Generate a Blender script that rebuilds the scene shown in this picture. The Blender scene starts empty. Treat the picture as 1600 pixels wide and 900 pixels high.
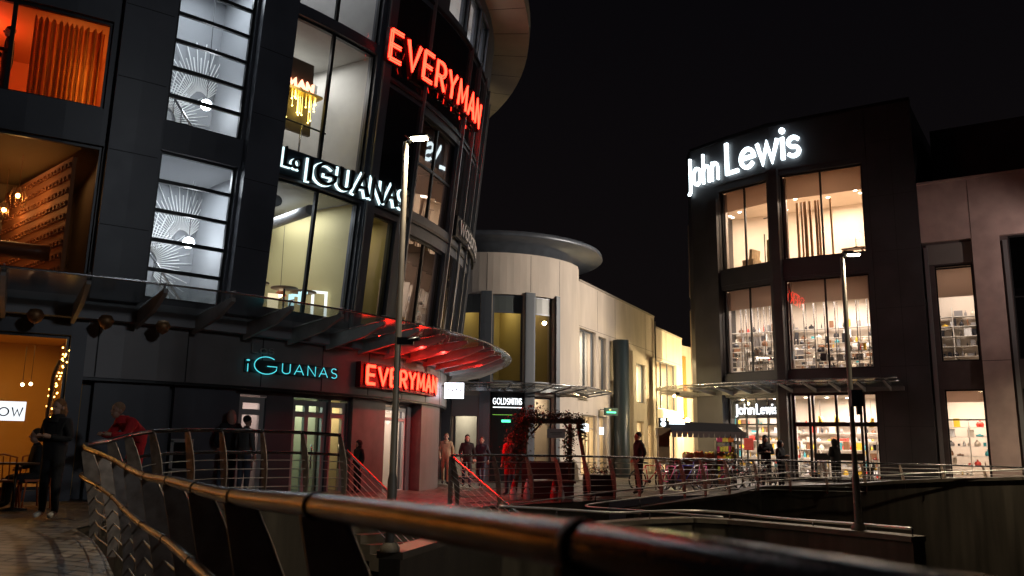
import bpy, math, random
from mathutils import Vector, Matrix, geometry
R = math.radians
random.seed(7)
S = bpy.context.scene
COL = S.collection
# ------------------------------------------------------------------ camera
FPX = 1292.0; PITCH = math.atan(242/1292); ROLL = 0.0142
CAM = Vector((0, 0, 1.5))
_R0 = Vector((1, 0, 0)); _U0 = Vector((0, -math.sin(PITCH), math.cos(PITCH)))
CF = Vector((0, math.cos(PITCH), math.sin(PITCH)))
CR = _R0*math.cos(ROLL) + _U0*math.sin(ROLL)
CU = _U0*math.cos(ROLL) - _R0*math.sin(ROLL)
cd = bpy.data.cameras.new('camera'); cam = bpy.data.objects.new('camera', cd); COL.objects.link(cam)
m = Matrix((CR, CU, -CF)).transposed().to_4x4(); m.translation = CAM
cam.matrix_world = m
cd.sensor_width = 36; cd.lens = FPX/1600*36; cd.clip_start = .05; cd.clip_end = 1000
cd.dof.use_dof = True; cd.dof.focus_distance = 22; cd.dof.aperture_fstop = 3.2
S.camera = cam
# ------------------------------------------------------------------ world: night sky
w = bpy.data.worlds.new('World'); S.world = w; w.use_nodes = True
nt = w.node_tree; bg = nt.nodes['Background']
tc = nt.nodes.new('ShaderNodeTexCoord'); sx = nt.nodes.new('ShaderNodeSeparateXYZ'); cr = nt.nodes.new('ShaderNodeValToRGB')
nt.links.new(tc.outputs['Generated'], sx.inputs[0]); nt.links.new(sx.outputs['Z'], cr.inputs[0]); nt.links.new(cr.outputs[0], bg.inputs[0])
cr.color_ramp.elements[0].color = (.0042, .0032, .0032, 1); cr.color_ramp.elements[1].color = (.0016, .0014, .002, 1)
cr.color_ramp.elements[1].position = .55
bg.inputs[1].default_value = 1.0
S.view_settings.view_transform = 'Standard'; S.view_settings.look = 'None'; S.view_settings.gamma = 1
S.view_settings.exposure = .35; S.view_settings.use_curve_mapping = False
S.render.engine = 'CYCLES'
S.cycles.max_bounces = 7; S.cycles.diffuse_bounces = 3; S.cycles.glossy_bounces = 3; S.cycles.transparent_max_bounces = 12
S.cycles.transmission_bounces = 3; S.cycles.sample_clamp_indirect = 2.0; S.cycles.use_denoising = True
S.cycles.caustics_reflective = False; S.cycles.caustics_refractive = False; S.cycles.use_light_tree = True

def P(px, py, Y):
    "world point seen at a pixel of the 1600x900 photograph at forward distance Y"
    d = CF + CR*((px-800)/FPX) + CU*((450-py)/FPX)
    return CAM + d*(Y/d.y)

def lamp(name, loc, power, color, kind='AREA', size=1.0, size_y=None, rot=(0, 0, 0), spot=None, blend=.5):
    d = bpy.data.lights.new(name, kind); d.energy = power; d.color = color
    if kind == 'AREA':
        d.shape = 'RECTANGLE'; d.size = size; d.size_y = size_y or size
    else: d.shadow_soft_size = size
    if kind == 'SPOT': d.spot_size = R(spot or 150); d.spot_blend = blend
    o = bpy.data.objects.new(name, d); COL.objects.link(o); o.location = loc; o.rotation_euler = rot
    return o
# ------------------------------------------------------------------ materials
MATS = {}
def mat(name, col, rough=.6, metal=0, var=0, scale=3, bump=0, bscale=40, spec=.5, stretch=None):
    if name in MATS: return MATS[name]
    m = bpy.data.materials.new(name); m.use_nodes = True; n = m.node_tree.nodes; l = m.node_tree.links
    b = n['Principled BSDF']; b.inputs['Base Color'].default_value = (*col, 1); b.inputs['Roughness'].default_value = rough
    b.inputs['Metallic'].default_value = metal; b.inputs['Specular IOR Level'].default_value = spec
    if var or bump:
        t = n.new('ShaderNodeTexCoord'); mp = n.new('ShaderNodeMapping'); l.new(t.outputs['Object'], mp.inputs[0])
        if stretch: mp.inputs['Scale'].default_value = stretch
    if var:
        nz = n.new('ShaderNodeTexNoise'); nz.inputs['Scale'].default_value = scale; nz.inputs['Detail'].default_value = 6
        l.new(mp.outputs[0], nz.inputs[0])
        r = n.new('ShaderNodeValToRGB'); l.new(nz.outputs[0], r.inputs[0])
        r.color_ramp.elements[0].position = .3; r.color_ramp.elements[1].position = .7
        r.color_ramp.elements[0].color = (*[c*(1-var) for c in col], 1); r.color_ramp.elements[1].color = (*[min(1, c*(1+var)) for c in col], 1)
        l.new(r.outputs[0], b.inputs['Base Color'])
        mr = n.new('ShaderNodeMapRange'); l.new(nz.outputs[0], mr.inputs[0])
        mr.inputs[3].default_value = max(.03, rough-.12); mr.inputs[4].default_value = min(1, rough+.12); l.new(mr.outputs[0], b.inputs['Roughness'])
    if bump:
        nb = n.new('ShaderNodeTexNoise'); nb.inputs['Scale'].default_value = bscale; l.new(mp.outputs[0], nb.inputs[0])
        bp = n.new('ShaderNodeBump'); bp.inputs['Strength'].default_value = bump; bp.inputs['Distance'].default_value = .02
        l.new(nb.outputs[0], bp.inputs['Height']); l.new(bp.outputs[0], b.inputs['Normal'])
    MATS[name] = m; return m
def emis(name, col, st):
    if name in MATS: return MATS[name]
    m = bpy.data.materials.new(name); m.use_nodes = True; b = m.node_tree.nodes['Principled BSDF']
    b.inputs['Base Color'].default_value = (*[min(c, .8)*.5 for c in col], 1)
    b.inputs['Emission Color'].default_value = (*col, 1); b.inputs['Emission Strength'].default_value = st
    MATS[name] = m; return m
def glass(name, tint=(1, 1, 1), base=.04, rough=.0, ior=1.5):
    m = bpy.data.materials.new(name); m.use_nodes = True; n = m.node_tree.nodes; l = m.node_tree.links
    n.remove(n['Principled BSDF']); out = n['Material Output']
    tr = n.new('ShaderNodeBsdfTransparent'); tr.inputs[0].default_value = (*tint, 1)
    gl = n.new('ShaderNodeBsdfGlossy'); gl.inputs['Roughness'].default_value = rough
    fr = n.new('ShaderNodeFresnel'); fr.inputs[0].default_value = ior
    ad = n.new('ShaderNodeMath'); ad.inputs[1].default_value = base; l.new(fr.outputs[0], ad.inputs[0]); ad.use_clamp = True
    mx = n.new('ShaderNodeMixShader'); l.new(ad.outputs[0], mx.inputs[0]); l.new(tr.outputs[0], mx.inputs[1]); l.new(gl.outputs[0], mx.inputs[2])
    l.new(mx.outputs[0], out.inputs[0]); MATS[name] = m; return m
def brickmat(name, c1, c2, mortar, bw, bh, rough=.5, ms=.012, bump=.3, vertical=False, off=.5):
    m = bpy.data.materials.new(name); m.use_nodes = True; n = m.node_tree.nodes; l = m.node_tree.links; b = n['Principled BSDF']
    t = n.new('ShaderNodeTexCoord'); mp = n.new('ShaderNodeMapping'); l.new(t.outputs['Object'], mp.inputs[0])
    if vertical: mp.inputs['Rotation'].default_value = (R(90), 0, 0)
    br = n.new('ShaderNodeTexBrick'); l.new(mp.outputs[0], br.inputs[0])
    br.inputs['Color1'].default_value = (*c1, 1); br.inputs['Color2'].default_value = (*c2, 1); br.inputs['Mortar'].default_value = (*mortar, 1)
    br.inputs['Scale'].default_value = 1; br.inputs['Mortar Size'].default_value = ms; br.inputs['Brick Width'].default_value = bw; br.inputs['Row Height'].default_value = bh
    br.offset = off
    nz = n.new('ShaderNodeTexNoise'); nz.inputs['Scale'].default_value = .9; nz.inputs['Detail'].default_value = 7; l.new(t.outputs['Object'], nz.inputs[0])
    mx = n.new('ShaderNodeMixRGB'); mx.blend_type = 'MULTIPLY'; mx.inputs[0].default_value = .7
    r = n.new('ShaderNodeValToRGB'); l.new(nz.outputs[0], r.inputs[0]); r.color_ramp.elements[0].position = .3; r.color_ramp.elements[1].position = .7
    r.color_ramp.elements[0].color = (.45, .45, .45, 1); r.color_ramp.elements[1].color = (1.1, 1.1, 1.1, 1)
    l.new(br.outputs[0], mx.inputs[1]); l.new(r.outputs[0], mx.inputs[2]); l.new(mx.outputs[0], b.inputs['Base Color'])
    mr = n.new('ShaderNodeMapRange'); l.new(nz.outputs[0], mr.inputs[0]); mr.inputs[1].default_value = .3; mr.inputs[2].default_value = .7
    mr.inputs[3].default_value = rough-.15; mr.inputs[4].default_value = rough+.2; l.new(mr.outputs[0], b.inputs['Roughness'])
    bp = n.new('ShaderNodeBump'); bp.inputs['Strength'].default_value = bump; bp.inputs['Distance'].default_value = .01; bp.invert = True
    l.new(br.outputs['Fac'], bp.inputs['Height']); l.new(bp.outputs[0], b.inputs['Normal'])
    MATS[name] = m; return m

DARK = mat('dark_cladding', (.085, .09, .108), .42, .0, var=.25, scale=.7, bump=.02, bscale=300)
PILL = mat('charcoal_pillar', (.09, .095, .115), .4, var=.25, scale=.8)
JDARK = mat('store_dark_stone', (.05, .05, .056), .42, var=.22, scale=.8, bump=.03, bscale=120)
FRAME = mat('window_frame_metal', (.02, .021, .023), .35, .3)
FRAMEL = mat('window_frame_light', (.35, .35, .36), .35, .6)
FASC = mat('fascia_panel', (.2, .19, .19), .4, .1, var=.12, scale=1.2)
CREAM = mat('cream_render', (.52, .46, .4), .75, var=.13, scale=1.6, bump=.05, bscale=60, stretch=(1, 1, .25))
STONE = mat('brown_stone', (.46, .34, .31), .6, var=.15, scale=1.5, bump=.06, bscale=80)
STEEL = mat('brushed_steel', (.5, .5, .51), .25, 1)
STEELD = mat('weathered_steel', (.27, .26, .26), .15, 1, var=.3, scale=11, bump=.12, bscale=190)
BLADE = mat('post_blade_steel', (.32, .27, .23), .42, .55, var=.3, scale=9)
RUBBER = mat('black_collar', (.012, .012, .012), .5)
WHITE = mat('white_plaster', (.72, .72, .72), .8, var=.04, scale=1.5)
PEACH = mat('warm_plaster', (.78, .68, .58), .8, var=.05, scale=1.2)
GREYP = mat('grey_plaster', (.42, .42, .41), .8, var=.06)
FLOORI = mat('shop_floor', (.5, .42, .34), .35, var=.1, scale=2)
BLACK = mat('black_void', (.01, .01, .011), .6)
WOOD = mat('dark_wood', (.13, .065, .035), .5, var=.4, scale=6, stretch=(1, 1, 8))
WOODL = mat('pale_wood', (.5, .3, .16), .5, var=.3, scale=5, stretch=(6, 6, 1))
CONC = mat('damp_concrete', (.06, .05, .036), .5, var=.45, scale=1.3, bump=.1, bscale=30, stretch=(2.2, 2.2, .25))
COPE = mat('coping_stone', (.12, .1, .075), .5, var=.3, scale=3, bump=.1)
RUST = mat('rusty_bracket', (.3, .16, .07), .5, .6, var=.3, scale=10)
GL = glass('clear_pane', (.93, .95, .95), .03)
GLD = glass('dark_tinted_pane', (.16, .15, .155), .12)
GLS = glass('shop_pane', (.97, .97, .95), .015)
GLC = glass('canopy_pane', (.62, .66, .66), .07, .18)
GLO = glass('amber_side_pane', (.9, .85, .8), .01)
NEON_R = emis('red_neon_tube', (1, .02, .009), 12)
NEON_RB = emis('red_letter_face', (1, .018, .01), .8)
NEON_C = emis('cyan_neon_tube', (.1, .8, .9), .75)
HALO = emis('cold_white_halo', (.7, .95, 1), 1.3)
LETW = emis('white_letter_face', (.8, .95, 1), 4)
LETB = mat('black_letter_face', (.012, .016, .018), .3)
RED = mat('red_tray', (.16, .008, .008), .4)

# ------------------------------------------------------------------ mesh builder
class MB:
    def __init__(s): s.v = []; s.f = []; s.mi = []; s.cur = 0; s.sm = []; s.smooth = False
    def quadf(s, a):
        s.f.append(tuple(a)); s.mi.append(s.cur); s.sm.append(s.smooth)
    def hexa(s, p):      # 8 points: bottom 4 (ccw), top 4
        i = len(s.v); s.v += [tuple(q) for q in p]
        for q in ((3, 2, 1, 0), (4, 5, 6, 7), (0, 1, 5, 4), (1, 2, 6, 5), (2, 3, 7, 6), (3, 0, 4, 7)): s.quadf([i+k for k in q])
        return s
    def box(s, c, d, rz=0, rx=0, ry=0):
        M = Matrix.Rotation(rz, 3, 'Z') @ Matrix.Rotation(ry, 3, 'Y') @ Matrix.Rotation(rx, 3, 'X'); c = Vector(c)
        return s.hexa([c + M @ Vector((x*d[0]/2, y*d[1]/2, z*d[2]/2)) for z in (-1, 1) for x, y in ((-1, -1), (1, -1), (1, 1), (-1, 1))])
    def quad(s, a, b, c, d):
        i = len(s.v); s.v += [tuple(q) for q in (a, b, c, d)]; s.quadf((i, i+1, i+2, i+3)); return s
    def tube(s, pts, r, n=8, caps=True, rr=None, closed=False):
        pts = [Vector(p) for p in pts]; base = len(s.v); N = len(pts); s.smooth = True; up = None
        for k, p in enumerate(pts):
            if closed: t = (pts[(k+1) % N]-pts[k-1])
            else: t = (pts[min(k+1, N-1)]-pts[max(k-1, 0)])
            t = t.normalized() if t.length > 1e-9 else Vector((0, 0, 1))
            if up is None: up = Vector((0, 0, 1)) if abs(t.z) < .9 else Vector((1, 0, 0))
            a = t.cross(up).normalized(); b = a.cross(t).normalized(); up = b
            q = rr[k] if rr else r
            for j in range(n):
                an = 2*math.pi*j/n; s.v.append(tuple(p + a*math.cos(an)*q + b*math.sin(an)*q))
        for k in range(N if closed else N-1):
            k2 = (k+1) % N
            for j in range(n):
                s.quadf((base+k*n+j, base+k*n+(j+1) % n, base+k2*n+(j+1) % n, base+k2*n+j))
        if caps and not closed:
            s.smooth = False
            s.quadf([base+j for j in range(n)][::-1]); s.quadf([base+(N-1)*n+j for j in range(n)])
        s.smooth = False; return s
    def ball(s, c, r, seg=12, rings=8):
        if isinstance(r, (int, float)): r = (r, r, r)
        c = Vector(c); b = len(s.v); s.smooth = True
        for i in range(rings+1):
            th = math.pi*i/rings
            for j in range(seg):
                ph = 2*math.pi*j/seg; s.v.append((c.x+r[0]*math.sin(th)*math.cos(ph), c.y+r[1]*math.sin(th)*math.sin(ph), c.z+r[2]*math.cos(th)))
        for i in range(rings):
            for j in range(seg):
                s.quadf((b+i*seg+j, b+(i+1)*seg+j, b+(i+1)*seg+(j+1) % seg, b+i*seg+(j+1) % seg))
        s.smooth = False; return s
    def lathe(s, c, prof, seg=14):
        c = Vector(c); b = len(s.v); s.smooth = True
        for r, z in prof:
            for j in range(seg):
                ph = 2*math.pi*j/seg; s.v.append((c.x+r*math.cos(ph), c.y+r*math.sin(ph), c.z+z))
        for i in range(len(prof)-1):
            for j in range(seg): s.quadf((b+i*seg+j, b+i*seg+(j+1) % seg, b+(i+1)*seg+(j+1) % seg, b+(i+1)*seg+j))
        s.smooth = False; return s
    def prism(s, poly, z0, z1):     # plan polygon extruded
        i = len(s.v); n = len(poly); s.v += [(p[0], p[1], z0) for p in poly] + [(p[0], p[1], z1) for p in poly]
        s.quadf([i+k for k in range(n)][::-1]); s.quadf([i+n+k for k in range(n)])
        for k in range(n): s.quadf((i+k, i+(k+1) % n, i+n+(k+1) % n, i+n+k))
        return s
    def fbox(s, F, u0, u1, z0, z1, o0, o1, du=.7):
        n = max(1, int(math.ceil(abs(u1-u0)/du))) if F.curved else 1
        us = [u0+(u1-u0)*k/n for k in range(n+1)]
        if F.curved and not F.cone:
            us = sorted(set(us[:1]+us[-1:]+[c for c in F.cum if u0+.01 < c < u1-.01]))
        i = len(s.v)
        for u in us: s.v += [tuple(F.map(u, z0, o0)), tuple(F.map(u, z0, o1)), tuple(F.map(u, z1, o1)), tuple(F.map(u, z1, o0))]
        m = len(us)
        for k in range(m-1):
            a = i+4*k; b = a+4
            for q in range(4):
                q2 = (q+1) % 4; s.quadf((a+q, a+q2, b+q2, b+q))
        s.quadf((i, i+3, i+2, i+1)); e = i+4*(m-1); s.quadf((e, e+1, e+2, e+3))
        return s
    def build(s, name, mats, parent=None):
        me = bpy.data.meshes.new(name); me.from_pydata(s.v, [], s.f)
        if not isinstance(mats, (list, tuple)): mats = [mats]
        for m_ in mats: me.materials.append(m_)
        me.polygons.foreach_set('material_index', s.mi); me.polygons.foreach_set('use_smooth', s.sm)
        me.update(); o = bpy.data.objects.new(name, me); COL.objects.link(o)
        if parent:
            o.parent = parent; o.matrix_parent_inverse = Matrix.Identity(4)
            if parent.get('_off') or parent.type == 'EMPTY' or True:
                wl = wloc(parent)
                if wl.length > 0:
                    for v in me.vertices: v.co -= wl
        return o
def wloc(o):
    l = Vector((0, 0, 0))
    while o: l += o.location; o = o.parent
    return l
def thing(name, label, cat, loc=(0, 0, 0), group=None):
    o = bpy.data.objects.new(name, None); COL.objects.link(o); o.location = loc; o.empty_display_size = .2
    return tag(o, label, cat, group)
def tag(o, label, cat, group=None, kind=None):
    if label: o['label'] = label
    if cat: o['category'] = cat
    if group: o['group'] = group
    if kind: o['kind'] = kind
    return o
def copy_tree(o, parent=None):
    c = o.copy(); COL.objects.link(c); c.parent = parent
    for ch in list(o.children): copy_tree(ch, c)
    return c

# ------------------------------------------------------------------ facades
class Facade:
    def __init__(s, pts, u0=0, cone=0, zc=0):
        s.p = [Vector((a[0], a[1])) for a in pts]; s.cum = [0]
        for a, b in zip(s.p, s.p[1:]): s.cum.append(s.cum[-1]+(b-a).length)
        s.cum = [c-u0 for c in s.cum]; s.cone = cone; s.zc = zc; s.curved = len(pts) > 2
        sn = []
        for a, b in zip(s.p, s.p[1:]):
            d = (b-a).normalized(); sn.append(Vector((d.y, -d.x)))     # outward = right of travel
        s.n = [sn[0]] + [(a+b).normalized()/max(.5, (a+b).normalized().dot(a)) for a, b in zip(sn, sn[1:])] + [sn[-1]]
    def map(s, u, z, off=0):
        k = 0
        while k < len(s.cum)-2 and u > s.cum[k+1]: k += 1
        t = (u-s.cum[k])/(s.cum[k+1]-s.cum[k]); p = s.p[k].lerp(s.p[k+1], t)
        tt = min(1, max(0, t)); n = s.n[k].lerp(s.n[k+1], tt)
        off += s.cone*max(0, z-s.zc)
        return Vector((p.x+n.x*off, p.y+n.y*off, z))
    def ang(s, u):       # rotation about z so that local -Y faces outward
        a = s.map(u, 0, 0); b = s.map(u, 0, 1); d = b-a
        return math.atan2(d.y, d.x)+math.pi/2
def fwall(F, u0, u1, z0, z1, holes, o0, o1, mb):
    us = sorted(set([u0, u1]+[min(max(h[i], u0), u1) for h in holes for i in (0, 1)]))
    for a, b in zip(us, us[1:]):
        if b-a < 1e-4: continue
        hs = sorted([(h[2], h[3]) for h in holes if h[0] < (a+b)/2 < h[1]]); z = z0
        for h0, h1 in hs:
            if h0 > z+1e-4: mb.fbox(F, a, b, z, h0, o0, o1)
            z = max(z, h1)
        if z < z1-1e-4: mb.fbox(F, a, b, z, z1, o0, o1)
def window(F, u0, u1, z0, z1, par, mu=(), mz=(), inset=-.14, fw=.06, fd=.08, fm=None, pm=None, name='window', mw=None):
    mw = mw or fw; fm = fm or FRAME; pm = pm or GL
    b = MB(); a, c = inset-fd/2, inset+fd/2
    b.fbox(F, u0, u0+fw, z0, z1, a, c); b.fbox(F, u1-fw, u1, z0, z1, a, c)
    b.fbox(F, u0+fw, u1-fw, z0, z0+fw, a, c); b.fbox(F, u0+fw, u1-fw, z1-fw, z1, a, c)
    for t in mu:
        x = u0+(u1-u0)*t; b.fbox(F, x-mw/2, x+mw/2, z0+fw, z1-fw, a-.004, c+.004)
    for t in mz:
        x = z0+(z1-z0)*t; b.fbox(F, u0+fw, u1-fw, x-mw/2, x+mw/2, a+.006, c-.006)
    wn = b.build(name, fm, par)
    g = MB(); g.fbox(F, u0+.02, u1-.02, z0+.02, z1-.02, inset, inset+.0015)
    # a single sheet is enough for the pane
    g = MB(); n = 8 if F.cone else 1; us = [u0+.03+(u1-u0-.06)*k/n for k in range(n+1)]
    if F.curved and not F.cone: us = sorted(us+[c_ for c_ in F.cum if u0+.05 < c_ < u1-.05])
    for p, q in zip(us, us[1:]): g.quad(F.map(p, z0+.03, inset), F.map(q, z0+.03, inset), F.map(q, z1-.03, inset), F.map(p, z1-.03, inset))
    g.build('pane', pm, wn)
    return wn
def blindmat():
    if 'blind' in MATS: return MATS['blind']
    m = mat('blind', (.6, .5, .42), .8); n = m.node_tree; p = n.nodes['Principled BSDF']; t = n.nodes.new('ShaderNodeBsdfTranslucent'); t.inputs[0].default_value = (.62, .5, .42, 1)
    x = n.nodes.new('ShaderNodeMixShader'); x.inputs[0].default_value = .42; n.links.new(p.outputs[0], x.inputs[1]); n.links.new(t.outputs[0], x.inputs[2]); n.links.new(x.outputs[0], n.nodes['Material Output'].inputs[0])
    return m
def room(F, u0, u1, z0, z1, par, depth=4, wall=None, ceil=None, floor=None, power=0, col=(1, 1, 1), drop=0, o=-.32, lz=None, spots=0, lsize=None):
    wall = wall or WHITE; ceil = ceil or wall; floor = floor or FLOORI
    b = MB(); zc = z1+.12
    b.cur = 0; b.fbox(F, u0-.25, u1+.25, z0-.12, zc+.1, -depth-.1, -depth)
    b.fbox(F, u0-.35, u0-.25, z0-.12, zc+.1, -depth, o); b.fbox(F, u1+.25, u1+.35, z0-.12, zc+.1, -depth, o)
    b.cur = 1; b.fbox(F, u0-.25, u1+.25, zc, zc+.1, -depth, o)
    b.cur = 2; b.fbox(F, u0-.25, u1+.25, z0-.12, z0-.04, -depth, o)
    b.build('interior', [wall, ceil, floor], par)
    if drop:
        bl_ = MB(); bl_.fbox(F, u0+.02, u1-.02, z1-drop, z1+.1, o-.09, o-.08); bl_.build('roller_blind', blindmat(), par)
    if power:
        uc = (u0+u1)/2; p = F.map(uc, zc-.06, -depth*.5)
        lamp('ceiling_light', p, power, col, 'AREA', lsize or min(4, (u1-u0)*.8), min(2, depth*.4), (0, 0, F.ang(uc)))
    if spots:
        e = emis('ceiling_spot_glow', (1, .86, .66), 14); q = MB()
        for k in range(spots):
            uu = u0+(u1-u0)*(random.random()*.9+.05); oo = -depth*(.12+.8*random.random()); c = F.map(uu, zc-.015, oo)
            q.box(c, (.12, .12, .02))
        q.build('recessed_downlight', e, par)

def curve_pts(pts, n=6):
    pts = [Vector(p) for p in pts]; out = []
    for i in range(len(pts)-1):
        p0 = pts[max(i-1, 0)]; p1 = pts[i]; p2 = pts[i+1]; p3 = pts[min(i+2, len(pts)-1)]
        for k in range(n):
            t = k/n
            out.append(.5*((2*p1)+(p2-p0)*t+(2*p0-5*p1+4*p2-p3)*t*t+(3*p1-p0-3*p2+p3)*t**3))
    out.append(pts[-1]); return out

# ------------------------------------------------------------------ stroke lettering
def arc(cx, cy, rx, ry, a0, a1, n=12):
    return [(cx+rx*math.cos(R(a0+(a1-a0)*k/n)), cy+ry*math.sin(R(a0+(a1-a0)*k/n))) for k in range(n+1)]
GLY = {
 'E': (.5, [[(0, 0), (0, 1)], [(0, 1), (.5, 1)], [(0, .5), (.44, .5)], [(0, 0), (.5, 0)]]),
 'V': (.62, [[(0, 1), (.31, 0), (.62, 1)]]),
 'R': (.54, [[(0, 0), (0, 1), (.26, 1)]+arc(.26, .74, .26, .26, 90, -90)+[(0, .48)], [(.24, .48), (.54, 0)]]),
 'Y': (.58, [[(0, 1), (.29, .48), (.58, 1)], [(.29, .48), (.29, 0)]]),
 'M': (.72, [[(0, 0), (.06, 1), (.36, .25), (.66, 1), (.72, 0)]]),
 'A': (.64, [[(0, 0), (.32, 1), (.64, 0)], [(.12, .34), (.52, .34)]]),
 'N': (.56, [[(0, 0), (0, 1), (.56, 0), (.56, 1)]]),
 'I': (.02, [[(0, 0), (0, 1)]]),
 'G': (.8, [arc(.42, .5, .42, .5, 50, 330, 18)+[(.8, .46), (.46, .46)]]),
 'U': (.52, [[(0, 1), (0, .28)]+arc(.26, .28, .26, .28, 180, 360)+[(.52, 1)]]),
 'S': (.46, [arc(.23, .75, .21, .25, 40, 270, 12)+arc(.23, .25, .23, .25, 90, -140, 12)[1:]]),
 'L': (.42, [[(0, 1), (0, 0), (.42, 0)]]),
 'J': (.16, [[(.14, 1), (.14, -.12)]+arc(0, -.12, .14, .16, 0, -80, 6)]),
 'O': (.84, [arc(.42, .5, .42, .5, 0, 360, 24)]),
 'W': (.9, [[(0, 1), (.22, 0), (.45, .8), (.68, 0), (.9, 1)]]),
 'D': (.66, [[(0, 0), (0, 1), (.2, 1)]+arc(.2, .5, .46, .5, 90, -90)+[(0, 0)]]),
 'T': (.56, [[(0, 1), (.56, 1)], [(.28, 1), (.28, 0)]]),
 'H': (.56, [[(0, 0), (0, 1)], [(.56, 0), (.56, 1)], [(0, .5), (.56, .5)]]),
 'o': (.56, [arc(.28, .31, .28, .31, 0, 360, 22)]),
 'h': (.46, [[(0, 0), (0, 1.02)], [(0, .36)]+arc(.23, .36, .23, .25, 180, 0)+[(.46, 0)]]),
 'n': (.46, [[(0, 0), (0, .62)], [(0, .36)]+arc(.23, .36, .23, .25, 180, 0)+[(.46, 0)]]),
 'e': (.54, [[(.02, .33), (.54, .33)]+arc(.28, .31, .27, .31, 4, 315, 18)]),
 'w': (.74, [[(0, .62), (.19, 0), (.37, .58), (.55, 0), (.74, .62)]]),
 'i': (.04, [[(.02, 0), (.02, .62)], arc(.02, .9, .035, .035, 0, 360, 8)]),
 's': (.36, [arc(.18, .46, .17, .155, 40, 270, 10)+arc(.18, .155, .18, .155, 90, -140, 10)[1:]]),
 'a': (.46, [arc(.23, .25, .22, .25, 0, 360, 16), [(.46, .52), (.46, 0)]]),
 'g': (.46, [arc(.23, .28, .22, .24, 0, 360, 16), [(.46, .52), (.46, -.1)]+arc(.24, -.1, .22, .16, 0, -150, 8)]),
 'm': (.72, [[(0, 0), (0, .55)], [(0, .34)]+arc(.18, .36, .18, .18, 180, 0, 8)+[(.36, 0)], [(.36, .34)]+arc(.54, .36, .18, .18, 180, 0, 8)+[(.72, 0)]]),
 '-': (.3, [[(0, .4), (.3, .4)]]),
 ' ': (.26, []),
}
def layout(s, gap, lead=None):
    x = 0; out = []
    for ch in s:
        wd, st = GLY[ch]; out.append((ch, x)); x += wd+gap
    return out, x-gap
def ribbon(mb, pts, hw, f, o0, o1):
    "extruded stroke of half width hw; f(x, y, off) -> world"
    n = len(pts); P2 = [Vector(p) for p in pts]; closed = (P2[0]-P2[-1]).length < 1e-4
    L = []; Rr = []
    for k in range(n):
        if closed: a = P2[k-1] if k > 0 else P2[-2]; c = P2[k+1] if k < n-1 else P2[1]
        else: a = P2[max(k-1, 0)]; c = P2[min(k+1, n-1)]
        d0 = (P2[k]-a); d1 = (c-P2[k])
        if d0.length < 1e-6: d0 = d1
        if d1.length < 1e-6: d1 = d0
        d0.normalize(); d1.normalize(); t = d0+d1
        t = t.normalized() if t.length > .2 else d0
        nn = Vector((-t.y, t.x)); sc = 1/max(.45, nn.dot(Vector((-d0.y, d0.x))))
        p = P2[k]
        if not closed and k == 0: p = p-d1*hw
        if not closed and k == n-1: p = p+d0*hw
        L.append(p+nn*hw*sc); Rr.append(p-nn*hw*sc)
    i = len(mb.v)
    for a, b in zip(L, Rr): mb.v += [tuple(f(a.x, a.y, o1)), tuple(f(b.x, b.y, o1)), tuple(f(b.x, b.y, o0)), tuple(f(a.x, a.y, o0))]
    for k in range(n-1):
        a = i+4*k; b = a+4
        for q in range(4): mb.quadf((a+q, a+(q+1) % 4, b+(q+1) % 4, b+q))
    if not closed: mb.quadf((i, i+3, i+2, i+1)); e = i+4*(n-1); mb.quadf((e, e+1, e+2, e+3))
def lettering(F, text, u0, u1, z0, z1, par, hw, mats, o0, o1, gap=.2, style='solid', zf=None):
    lay, W = layout(text, gap); H = z1-z0; sc = (u1-u0)/W
    for ch, x in lay:
        if ch == ' ': continue
        mb = MB(); halo = MB()
        f = lambda a, b, o: F.map(u0+(x+a)*sc, z0+b*H+(zf((x+a)/W) if zf else 0), o)
        for k, st in enumerate(GLY[ch][1]):
            e = k*.0015
            if style == 'neon':
                mb.cur = 0; ribbon(mb, st, hw, f, o0, o1-.02+e)
                mb.cur = 1
                for sgn in (-1, 1):
                    off = []
                    for q in range(len(st)):
                        a = Vector(st[max(q-1, 0)]); c = Vector(st[min(q+1, len(st)-1)]); d = (c-a).normalized() if (c-a).length > 0 else Vector((1, 0))
                        off.append(f(st[q][0]-d.y*hw*.5*sgn, st[q][1]+d.x*hw*.5*sgn, o1))
                    mb.tube(off, .021, 6)
            elif style == 'tube':
                mb.tube([f(a, b, o1) for a, b in st], hw, 6)
            elif style == 'halo':
                mb.cur = 0; ribbon(mb, st, hw, f, o1-.02, o1+.06+e)
                mb.cur = 1; ribbon(mb, st, hw*1.45, f, o0, o0+.03+e)
            else:
                ribbon(mb, st, hw, f, o0, o1+e)
        mb.build('letter', mats, par)

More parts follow.
